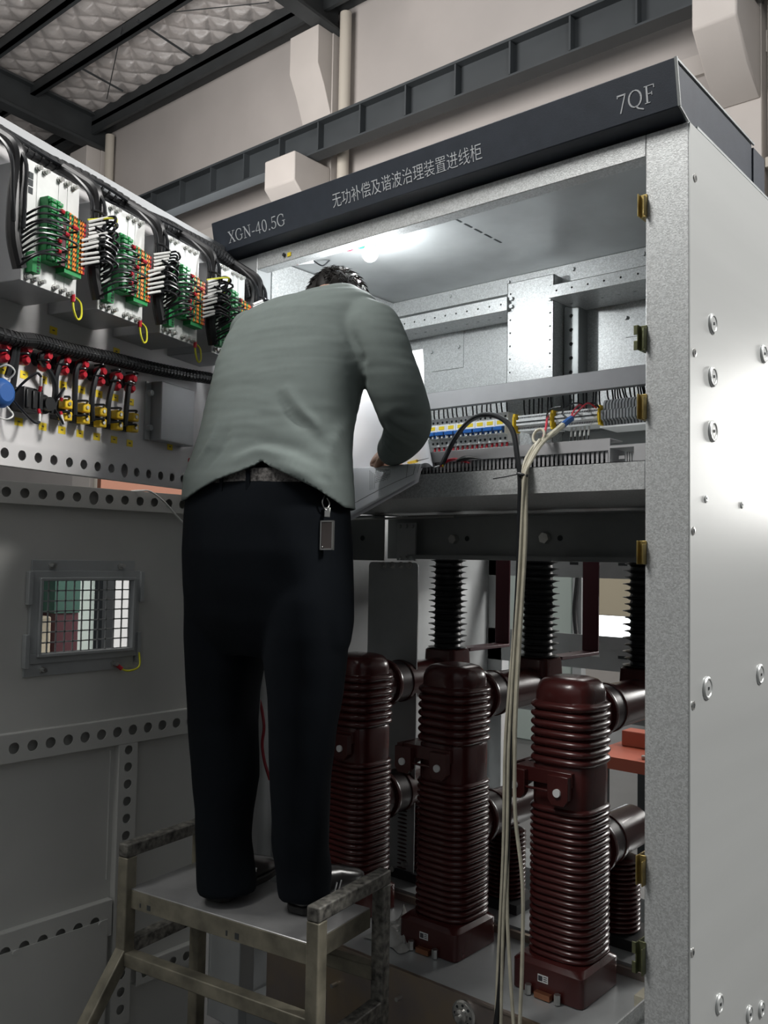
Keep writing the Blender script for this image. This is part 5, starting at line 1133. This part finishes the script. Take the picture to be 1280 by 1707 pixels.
# ================================================================ the man on the stool
from mathutils import noise
from mathutils.bvhtree import BVHTree
FW = Vector((-0.14, 0.99, 0)).normalized(); RT = Vector((FW.y, -FW.x, 0)); UP = Vector((0, 0, 1))
def solid(mb, voxel, smooth_n, factor=0.5):
    me = bpy.data.meshes.new('tmp'); me.from_pydata([tuple(p) for p in mb.v], [], mb.f); fix_normals(me)
    o = bpy.data.objects.new('tmp', me); COL.objects.link(o)
    r = o.modifiers.new('r', 'REMESH'); r.mode = 'VOXEL'; r.voxel_size = voxel; r.adaptivity = 0
    s = o.modifiers.new('s', 'SMOOTH'); s.factor = factor; s.iterations = smooth_n
    dg = bpy.context.evaluated_depsgraph_get(); res = bpy.data.meshes.new_from_object(o.evaluated_get(dg))
    bpy.data.objects.remove(o); bpy.data.meshes.remove(me); return res
def body_ring(px0, px1, py, Y, k, n=40, e=2.4, grow=0.0, shift=0.0):
    c = atY((px0+px1)/2, py, Y); d = (c-CAM); depth = d.dot(CF); w = (px1-px0)/2*depth/F_PX
    h = Vector((d.x, d.y, 0)).normalized(); cs = abs(h.dot(FW)); sn = abs(h.dot(RT))
    a = w/math.sqrt(cs*cs+(k*sn)**2)+grow; b = k*a
    out = []
    for i in range(n):
        t = 2*math.pi*i/n; x, y = math.cos(t), math.sin(t)
        x = math.copysign(abs(x)**(2/e), x); y = math.copysign(abs(y)**(2/e), y)
        out.append(c+RT*(a*x)+FW*(b*y+shift))
    return out
def loft_add(mb, rows, **kw): mb.loft([body_ring(*r, **kw) for r in rows])
def limb(mb, pts, n=20, sub=4):
    P = spline([Vector(p[0]) for p in pts], sub); R = [p[1] for p in pts]
    def rad(t):
        x = t*(len(R)-1); i = min(int(x), len(R)-2); f = x-i; return R[i]*(1-f)+R[i+1]*f
    mb.tube(P, rad, n, 1); mb.ball(P[0], R[0], 16); mb.ball(P[-1], R[-1], 16)
man = thing('person', (-1.69, 1.58, 0.652), 'man in grey-green long-sleeved shirt and dark trousers standing on the stool, leaning into the cabinet', 'person')
MO = Vector(man.location)
TORSO = [(307, 581, 846, 1.475, .68), (309, 580, 800, 1.480, .66), (323, 578, 760, 1.495, .62), (336, 581, 720, 1.515, .62), (345, 590, 680, 1.54, .62), (354, 600, 640, 1.565, .62), (364, 608, 600, 1.595, .60), (380, 616, 560, 1.625, .58), (396, 624, 530, 1.65, .54), (414, 622, 512, 1.668, .48), (440, 610, 499, 1.685, .42), (474, 597, 490, 1.70, .36), (508, 590, 481, 1.716, .38)]
R_ARM = [(atY(594, 532, 1.675), .058), (atY(621, 552, 1.66), .075), (atY(634, 580, 1.655), .074), (atY(646, 612, 1.66), .071), (atY(661, 650, 1.675), .069), (atY(673, 684, 1.70), .067), (atY(680, 706, 1.735), .062), (atY(673, 727, 1.79), .056), (atY(663, 741, 1.84), .050), (atY(654, 750, 1.872), .045)]
L_ARM = [((-1.90, 1.66, 2.13), .072), ((-1.965, 1.70, 2.02), .068), ((-1.985, 1.75, 1.92), .062), ((-1.99, 1.82, 1.855), .056), ((-1.97, 1.89, 1.83), .048), ((-1.95, 1.925, 1.822), .042)]
HEADC = atY(561, 517, 1.865)
# --- body: one continuous surface under the clothes
bb = MB()
loft_add(bb, [(r[0]+24, r[1]-22, r[2]+3, r[3], r[4]) for r in TORSO[1:]])
LEG_L = [(atY(392, 960, 1.49), .082), (atY(374, 1085, 1.495), .074), (atY(372, 1220, 1.50), .056), (atY(374, 1340, 1.49), .050), (atY(374, 1420, 1.478), .036), (atY(376, 1450, 1.485), .030)]
LEG_R = [(atY(506, 960, 1.50), .082), (atY(510, 1085, 1.51), .074), (atY(506, 1220, 1.525), .056), (atY(501, 1340, 1.545), .050), (atY(505, 1425, 1.57), .036), (atY(507, 1455, 1.58), .030)]
loft_add(bb, [(332, 560, 1000, 1.492, .62), (330, 562, 920, 1.49, .64), (330, 560, 850, 1.485, .64), (335, 558, 790, 1.485, .62)])
for lg in (LEG_L, LEG_R): limb(bb, lg)
for A in (R_ARM, L_ARM): limb(bb, [(p, r*0.62) for p, r in A])
# neck and head (looking down at the drawing)
hd_f = (FW*0.62-UP*0.78).normalized(); hd_u = (UP*0.62+FW*0.78).normalized(); hd_r = RT
def hp(r, f, u): return HEADC+hd_r*r+hd_f*f+hd_u*u
limb(bb, [(atY(548, 512, 1.73), .062), (HEADC-hd_u*0.10-hd_f*0.02, .056), (HEADC-hd_u*0.05-hd_f*0.01, .060)])
def eball(mb, c, rr, rf, ru, n=24):
    h = n//2; vs = []; fs = []
    for k in range(h+1):
        th = math.pi*k/h
        for i in range(n):
            a = 2*math.pi*i/n; vs.append(c+hd_r*(rr*math.sin(th)*math.cos(a))+hd_f*(rf*math.sin(th)*math.sin(a))+hd_u*(ru*math.cos(th)))
    for k in range(h):
        for i in range(n): j = (i+1) % n; fs.append((k*n+i, (k+1)*n+i, (k+1)*n+j, k*n+j))
    mb.add(vs, fs)
eball(bb, hp(0, -0.008, 0.012), 0.077, 0.098, 0.100); eball(bb, hp(0, 0.028, -0.055), 0.058, 0.066, 0.070); eball(bb, hp(0, 0.070, -0.098), 0.026, 0.024, 0.022)
bb.loft([[hp(w*math.cos(q), f+0.010*math.sin(q), u) for q in [2*math.pi*i/12 for i in range(12)]] for w, f, u in ((0.006, 0.092, 0.02), (0.010, 0.104, -0.01), (0.015, 0.114, -0.028), (0.012, 0.100, -0.038))])
eball(bb, hp(0, 0.090, -0.063), 0.024, 0.010, 0.008); eball(bb, hp(0.031, 0.083, 0.028), 0.024, 0.012, 0.008); eball(bb, hp(-0.031, 0.083, 0.028), 0.024, 0.012, 0.008)
for s in (-1, 1): eball(bb, hp(s*0.079, -0.012, -0.012), 0.011, 0.019, 0.032)
# hands: palm, four unequal fingers curled round, thumb from the side
def hand(wrist, d, side, nrm, curl, pen):
    d = d.normalized(); nrm = (nrm-d*nrm.dot(d)).normalized(); sd = d.cross(nrm)*side
    c = [wrist+d*t for t in (0, .03, .06, .085)]
    rings = []
    for t, w, h in ((-.02, .024, .020), (0.012, .027, .019), (.04, .036, .017), (.07, .040, .015), (.092, .038, .012)):
        rings.append([wrist+d*t+sd*(w*math.cos(q))+nrm*(h*math.sin(q)) for q in [2*math.pi*i/20 for i in range(20)]])
    bb.loft(rings)
    for k, (off, L) in enumerate(((-.029, .070), (-.010, .080), (.010, .075), (.028, .060))):
        p = wrist+d*0.084+sd*off; pts = [(p-d*0.02, .0098)]; ang = 0
        for j, q in enumerate((0.45, 0.31, 0.24)):
            ang += curl[j]; dirv = d*math.cos(ang)-nrm*math.sin(ang); pts.append((pts[-1][0]+dirv*(L*q+(0.02 if j == 0 else 0)), .0094-.0009*j))
        limb(bb, pts, 10, 3)
    p = wrist+d*0.028-sd*0.024
    limb(bb, [(p, .013), (p-sd*0.016+d*0.022-nrm*0.010, .0115), (p-sd*0.014+d*0.046-nrm*0.022, .010), (p-sd*0.002+d*0.060-nrm*0.028, .0088)], 10, 3)
rw = R_ARM[-1][0]+Vector((0, 0, -0.004))
hand(rw, atY(625, 764, 1.915)-rw, 1, Vector((0.1, -0.75, 0.65)), (0.9, 1.0, 0.6), True)
lw = Vector(L_ARM[-1][0]); hand(lw, Vector((0.45, 0.85, -0.28)), -1, Vector((0, 0, 1)), (0.25, 0.3, 0.2), False)
# feet inside the shoes
SHOES = [(Vector((-1.752, 1.452, SZ)), Vector((-1.832, 1.700, SZ))), (Vector((-1.550, 1.535, SZ)), Vector((-1.598, 1.800, SZ)))]
for h_, t_ in SHOES:
    limb(bb, [(h_+(t_-h_)*.18+UP*0.055, .022), (h_+(t_-h_)*.5+UP*0.043, .022), (h_+(t_-h_)*.82+UP*0.032, .015)])
for lg, (h_, t_) in zip((LEG_L, LEG_R), SHOES): limb(bb, [(lg[-1][0]+UP*0.03, .030), (h_+(t_-h_)*.22+UP*0.07, .024)])
bm_ = solid(bb, 0.0048, 4, 0.4)
def finish(me, name, m, parent=man, smooth=True):
    for v in me.vertices: v.co = v.co-MO
    me.materials.clear(); me.materials.append(M[m] if isinstance(m, str) else m)
    if smooth: me.shade_smooth()
    o = bpy.data.objects.new(name, me); COL.objects.link(o); o.parent = parent; return o
body = finish(bm_, 'body', 'skin')
for s in (-1, 1):
    mb = MB(); mb.use('white').ball(hp(s*0.031, 0.086, 0.012), 0.011, 12); mb.use('black').ball(hp(s*0.031, 0.092, 0.010), 0.0062, 10); mb.build('eye', None, man)
# --- trousers
tb = MB()
loft_add(tb, [(330, 560, 1092, 1.497, .30), (316, 575, 1065, 1.497, .40), (311, 580, 1030, 1.496, .50), (309, 581, 980, 1.494, .60), (309, 579, 920, 1.49, .70), (311, 576, 860, 1.487, .69), (317, 570, 815, 1.485, .67), (327, 563, 786, 1.484, .63), (352, 545, 748, 1.495, .50)])
loft_add(tb, [(312, 446, 940, 1.490, 1.0), (309, 446, 1000, 1.491, 1.06), (309, 442, 1060, 1.493, 1.04), (311, 439, 1110, 1.495, 1.0), (313, 431, 1150, 1.497, 1.0), (314, 427, 1200, 1.5, 1.0), (317, 430, 1250, 1.5, 1.0), (321, 431, 1295, 1.498, 1.0), (326, 421, 1350, 1.49, 1.0), (329, 418, 1400, 1.485, 1.05), (331, 420, 1450, 1.48, 1.1), (333, 424, 1484, 1.48, 1.12)], e=2.1)
loft_add(tb, [(440, 578, 940, 1.497, 1.0), (440, 582, 1000, 1.498, 1.06), (440, 581, 1060, 1.503, 1.04), (441, 577, 1110, 1.51, 1.0), (446, 570, 1160, 1.515, 1.0), (448, 562, 1210, 1.52, 1.0), (449, 557, 1260, 1.527, 1.0), (450, 552, 1310, 1.535, 1.0), (452, 549, 1360, 1.545, 1.0), (455, 549, 1410, 1.557, 1.05), (459, 552, 1450, 1.568, 1.1), (464, 553, 1492, 1.575, 1.1)], e=2.1)
tm = solid(tb, 0.0062, 14)
def displace(me, fn):
    N = [Vector(v.normal) for v in me.vertices]
    for v, n in zip(me.vertices, N): v.co = v.co+n*fn(v.co, n)
def tr_fold(p, n):
    q = noise.noise(Vector((p.x*9, p.y*9, p.z*3.2))); r = noise.noise(Vector((p.x*16+5, p.y*16, p.z*11+p.x*6)))
    low = max(0, min(1, (0.98-p.z)/0.3)); return 0.004*q+(0.002+0.006*low)*r
displace(tm, tr_fold)
trousers = finish(tm, 'trousers', 'trouser')
# --- shirt: torso and sleeves as one surface, open at hem and cuffs
sb = MB()
loft_add(sb, [(304, 583, 872, 1.478, .72), TORSO[0]]+TORSO[1:]+[(530, 578, 477, 1.728, .45)])
for A in (R_ARM, L_ARM): limb(sb, A, 24)
sb.ball(Vector(R_ARM[1][0])+Vector((-0.03, 0, -0.01)), 0.076, 20); sb.ball(Vector(L_ARM[0][0])+Vector((0.03, 0.0, -0.01)), 0.078, 20)
sm = solid(sb, 0.0058, 16)
def surf(me, off=Vector((0, 0, 0))):
    return BVHTree.FromPolygons([Vector(v.co)+off for v in me.vertices], [list(p.vertices) for p in me.polygons])
tree = surf(sm)
def hit(tr, px, py):
    r = ray(px, py).normalized(); h = tr.ray_cast(CAM, r); return h[0] if h[0] is not None else None
FOLDS = []
def fold(pts, amp, wid):
    P = [hit(tree, *q) for q in pts]; P = [p for p in P if p is not None]
    if len(P) > 1: FOLDS.append((spline(P, 6), amp, wid))
fold([(478, 650), (500, 682), (520, 702), (530, 716)], 0.010, 0.014); fold([(470, 662), (492, 696), (512, 712)], -0.008, 0.014)
fold([(395, 765), (430, 752), (470, 760), (520, 782)], 0.009, 0.016); fold([(400, 748), (440, 738), (490, 748), (545, 778)], -0.006, 0.018)
fold([(455, 770), (500, 790), (545, 818)], 0.008, 0.016); fold([(330, 770), (352, 740), (362, 706)], 0.008, 0.014); fold([(345, 778), (370, 745), (378, 715)], -0.007, 0.014)
fold([(604, 600), (607, 635), (603, 668), (594, 700)], -0.012, 0.012); fold([(590, 560), (600, 590), (606, 625)], -0.008, 0.012)
fold([(585, 700), (560, 730), (548, 770), (552, 805)], 0.008, 0.018); fold([(520, 725), (548, 750), (560, 790)], -0.005, 0.018)
fold([(565, 560), (585, 590), (600, 625)], 0.006, 0.014)
fold([(640, 722), (655, 735), (670, 748)], -0.006, 0.007); fold([(646, 715), (664, 730), (685, 742)], 0.006, 0.007); fold([(648, 704), (668, 718), (695, 728)], -0.005, 0.008)
fold([(660, 690), (690, 700), (712, 692)], -0.005, 0.010); fold([(640, 740), (650, 748), (662, 758)], 0.005, 0.006)
for k in range(7):
    y0 = 508+k*17; fold([(405+k*3, y0+14), (450, y0+6), (510, y0+1), (565, y0+6)], 0.0014 if k % 2 == 0 else -0.0011, 0.007)
for k in range(5):
    y0 = 640+k*22; fold([(372, y0+6), (410, y0), (455, y0+10)], 0.0018 if k % 2 else -0.0018, 0.010)
def sh_fold(p, n):
    d = 0.003*noise.noise(Vector((p.x*7, p.y*7, p.z*9)))+0.0013*noise.noise(Vector((p.x*11, p.y*11, p.z*52)))
    for P, amp, wid in FOLDS:
        best = 1e9; bi = 0
        for i, q in enumerate(P):
            e = (q-p).length_squared
            if e < best: best = e; bi = i
        if best < (3*wid)**2:
            t = bi/(len(P)-1); d += amp*math.exp(-best/(wid*wid))*math.sin(math.pi*(0.12+0.76*t))
    return d
displace(sm, sh_fold)
# trim the hem to the photo's uneven line
hem = []; CRH = Vector((CR.x, CR.y, 0)).normalized()
tree = surf(sm)
for px, py in ((308, 832), (330, 816), (360, 799), (400, 784), (424, 774), (436, 767), (450, 777), (490, 796), (530, 816), (560, 835), (576, 846)):
    q = hit(tree, px, py) or atY(px, py, 1.45); hem.append(((q-MO).dot(CRH), q.z))
hem.sort()
def hem_z(r):
    if r <= hem[0][0]: return hem[0][1]
    for (a, z0), (b, z1) in zip(hem[:-1], hem[1:]):
        if r <= b: return z0+(z1-z0)*(r-a)/max(1e-6, b-a)
    return hem[-1][1]
cuffR, dR = Vector(R_ARM[-1][0]), (Vector(R_ARM[-1][0])-Vector(R_ARM[-2][0])).normalized()
cuffL, dL = Vector(L_ARM[-1][0]), (Vector(L_ARM[-1][0])-Vector(L_ARM[-2][0])).normalized()
import bmesh
bm = bmesh.new(); bm.from_mesh(sm)
kill = []
for f in bm.faces:
    c = f.calc_center_median()
    if c.z < hem_z((c-MO).dot(CRH)) and (c-cuffR).length > 0.16 and (c-cuffL).length > 0.16: kill.append(f)
    elif (c-cuffR).length < 0.11 and (c-cuffR).dot(dR) > 0.004: kill.append(f)
    elif (c-cuffL).length < 0.11 and (c-cuffL).dot(dL) > 0.004: kill.append(f)
bmesh.ops.delete(bm, geom=kill, context='FACES')
for v in bm.verts:
    if v.is_boundary and (v.co-cuffR).length > 0.12 and (v.co-cuffL).length > 0.12: v.co.z = hem_z((v.co-MO).dot(CRH))
loose = [v for v in bm.verts if not v.link_faces]; bmesh.ops.delete(bm, geom=loose, context='VERTS')
bm.to_mesh(sm); bm.free()
shirt = finish(sm, 'shirt', 'shirt')
so = shirt.modifiers.new('cloth', 'SOLIDIFY'); so.thickness = 0.004; so.offset = -1
# --- belt, loops
ttree = surf(tm, MO)
def on_trousers(px, py): return hit(ttree, px, py)
mb = MB(); zb0 = 0; ring = []
cB = atY(445, 800, 1.484)
q0 = on_trousers(418, 792) or atY(418, 792, 1.37)
zB = q0.z
for i in range(48):
    a = 2*math.pi*i/48; d = RT*math.cos(a)+FW*math.sin(a); c = Vector((cB.x, cB.y, zB))
    h = ttree.ray_cast(c+d*0.6, -d); ring.append((h[0] if h[0] is not None else c+d*0.18)+d*0.002)
def band(mb, ring, z0, z1, out):
    n = len(ring); c = sum(ring, Vector())/n; rs = []
    for dz, o in ((z0, 0), (z0, out), (z1, out), (z1, 0)): rs.append([p+(p-c).normalized()*o+UP*dz for p in ring])
    rs.append(rs[0]); mb.loft(rs, caps=False)
band(mb, ring, -0.016, 0.016, 0.003); belt = mb.build('belt', 'belt', man)
mb = MB(); band(mb, ring, -0.034, -0.016, 0.002); mb.build('waistband', 'trouser', man)
for px in (371, 412):
    p = on_trousers(px, 796)
    if p is not None:
        i = min(range(48), key=lambda k: (ring[k]-p).length); d = (ring[i]-cB); d.z = 0; d.normalize(); q = ring[i]+d*0.0055; s = d.cross(UP)
        mb = MB(); mb.bar(q-UP*0.036, q+UP*0.02, 0.010, 0.004, d); mb.build('belt_loop', 'trouser', man)
# --- shoes
for i, (h_, t_) in enumerate(SHOES):
    ax = (t_-h_); Ln = ax.length; ax.normalize(); sd = ax.cross(UP); mb = MB(); rings = []
    for t, w, zc, hh in ((0.0, .022, .045, .030), (.012, .033, .045, .042), (.05, .038, .046, .045), (.10, .038, .045, .044), (.15, .040, .042, .038), (.20, .046, .034, .029), (.24, .045, .028, .022), (.265, .036, .024, .017), (.282, .016, .021, .010)):
        rings.append([h_+ax*(t*Ln/0.282)+sd*(w*math.copysign(abs(math.cos(q))**.8, math.cos(q)))+UP*(zc+hh*math.copysign(abs(math.sin(q))**.8, math.sin(q))) for q in [2*math.pi*k/24 for k in range(24)]])
    mb.loft(rings); s = mb.build('shoe', 'shoe', man, smooth=60); s['label'] = 'left black leather shoe' if i == 0 else 'right black leather shoe'
    mb = MB(); out = []
    for t, w in ((-.004, .020), (.012, .036), (.08, .040), (.13, .040), (.20, .050), (.245, .048), (.275, .034), (.29, .012)): out.append((t*Ln/.282, w))
    poly = [(t, w) for t, w in out]+[(t, -w) for t, w in out[::-1]]
    mb.prism(poly, 0.018, lambda p: h_+ax*p.x+sd*p.y+UP*(p.z+0.0015)); mb.build('sole', 'rubber', s, bevel=0.003)
    mb = MB()
    for k in range(2):
        mb.tube([h_+ax*((.105+.02*k)*Ln/.282+0.012*sg0)+sd*(0.0415)+UP*(0.028+0.022*sg0) for sg0 in (0, 0.5, 1.0)], 0.0022, 6, 3)
    mb.build('trim_stripe', 'steel', s)['label'] = 'silver side stripes'
# --- hair: cap plus spiky strands
rnd = random.Random(3)
hb = MB()
def hair_shell(u, v):
    ph = u*2*math.pi; th = v*(1.85+1.0*max(0.0, -math.sin(ph)))
    c = hp(0, -0.012, 0.014); r = 1.0+0.05*math.sin(ph*9+v*5)*v+0.03*math.sin(ph*23)
    dirv = hd_r*(math.sin(th)*math.cos(ph)*0.085*r)+hd_f*(math.sin(th)*math.sin(ph)*0.104*r)+hd_u*(math.cos(th)*0.109*r)
    p = c+dirv
    return p
hb.grid(hair_shell, 48, 20)
for k in range(1500):
    ph = rnd.uniform(0, 2*math.pi); th = math.acos(rnd.uniform(-0.35, 1.0))
    if math.sin(ph) > 0.55 and th > 1.1: continue
    o = hd_r*(math.sin(th)*math.cos(ph))+hd_f*(math.sin(th)*math.sin(ph))+hd_u*math.cos(th)
    b = hp(0, -0.012, 0.014)+hd_r*(o.dot(hd_r)*0.083)+hd_f*(o.dot(hd_f)*0.102)+hd_u*(o.dot(hd_u)*0.107)
    lay = (hd_f*0.6+hd_r*rnd.uniform(-.6, .6)-hd_u*0.2); lay = lay-o*lay.dot(o)
    L = rnd.uniform(0.014, 0.026); up_ = rnd.uniform(0.08, 0.42)
    tip = b+o*(L*up_)+lay.normalized()*(L*0.8); mid = b+o*(L*up_*0.75)+lay.normalized()*(L*0.3)
    hb.tube([b, mid, tip], lambda q: 0.0022*(1-q)+0.0002, 4, 3)
hb.build('hair', 'hair', man, smooth=60)
# --- key fob hanging from the belt
ps = {}
def skin_px(px, py, lift): 
    p = on_trousers(px, py) or atY(px, py, 1.39); return p-ray(px, py).normalized()*lift
kt = skin_px(541, 832, 0.012); t = thing('key_fob', skin_px(546, 918, 0.012), 'brown metal-edged key fob on a clip hanging at the man\'s right hip', 'key fob')
mb = MB(); q = [(541, 826), (537, 838), (543, 850), (549, 840), (545, 830)]; mb.tube([skin_px(a, b, 0.012) for a, b in q], 0.0015, 6); mb.build('wire_clip', 'steel', t)
mb = MB(); a, b = skin_px(546, 846, 0.013), skin_px(545, 862, 0.013); mb.bar(a, b, 0.013, 0.005, ray(545, 850)); mb.build('clasp', 'steel', t, bevel=0.001)
a, b = skin_px(546, 868, 0.014), skin_px(545, 917, 0.014); zz = (b-a).normalized(); nn = -ray(545, 890).normalized(); nn = (nn-RT*0.35).normalized(); nn = (nn-zz*nn.dot(zz)).normalized(); ss = zz.cross(nn)
mb = MB(); mb.use('fob').prism([(-0.015, 0), (0.015, 0), (0.015, (b-a).length), (-0.015, (b-a).length)], 0.009, lambda p: a+ss*p.x+zz*p.y+nn*(p.z-0.004)); mb.build('fob_body', None, t, bevel=0.003)
mb = MB(); 
for x0, x1, y0, y1 in ((-0.0155, -0.0125, 0, 1), (0.0125, 0.0155, 0, 1), (-0.015, 0.015, 0.0, 0.05), (-0.015, 0.015, 0.95, 1.0)):
    Lb = (b-a).length; mb.prism([(x0, y0*Lb), (x1, y0*Lb), (x1, y1*Lb), (x0, y1*Lb)], 0.0105, lambda p: a+ss*p.x+zz*p.y+nn*(p.z-0.0045))
mb.ball(a+ss*0.009+zz*((b-a).length*0.9)+nn*0.006, 0.0018, 8); mb.build('metal_edge', 'steel', t)
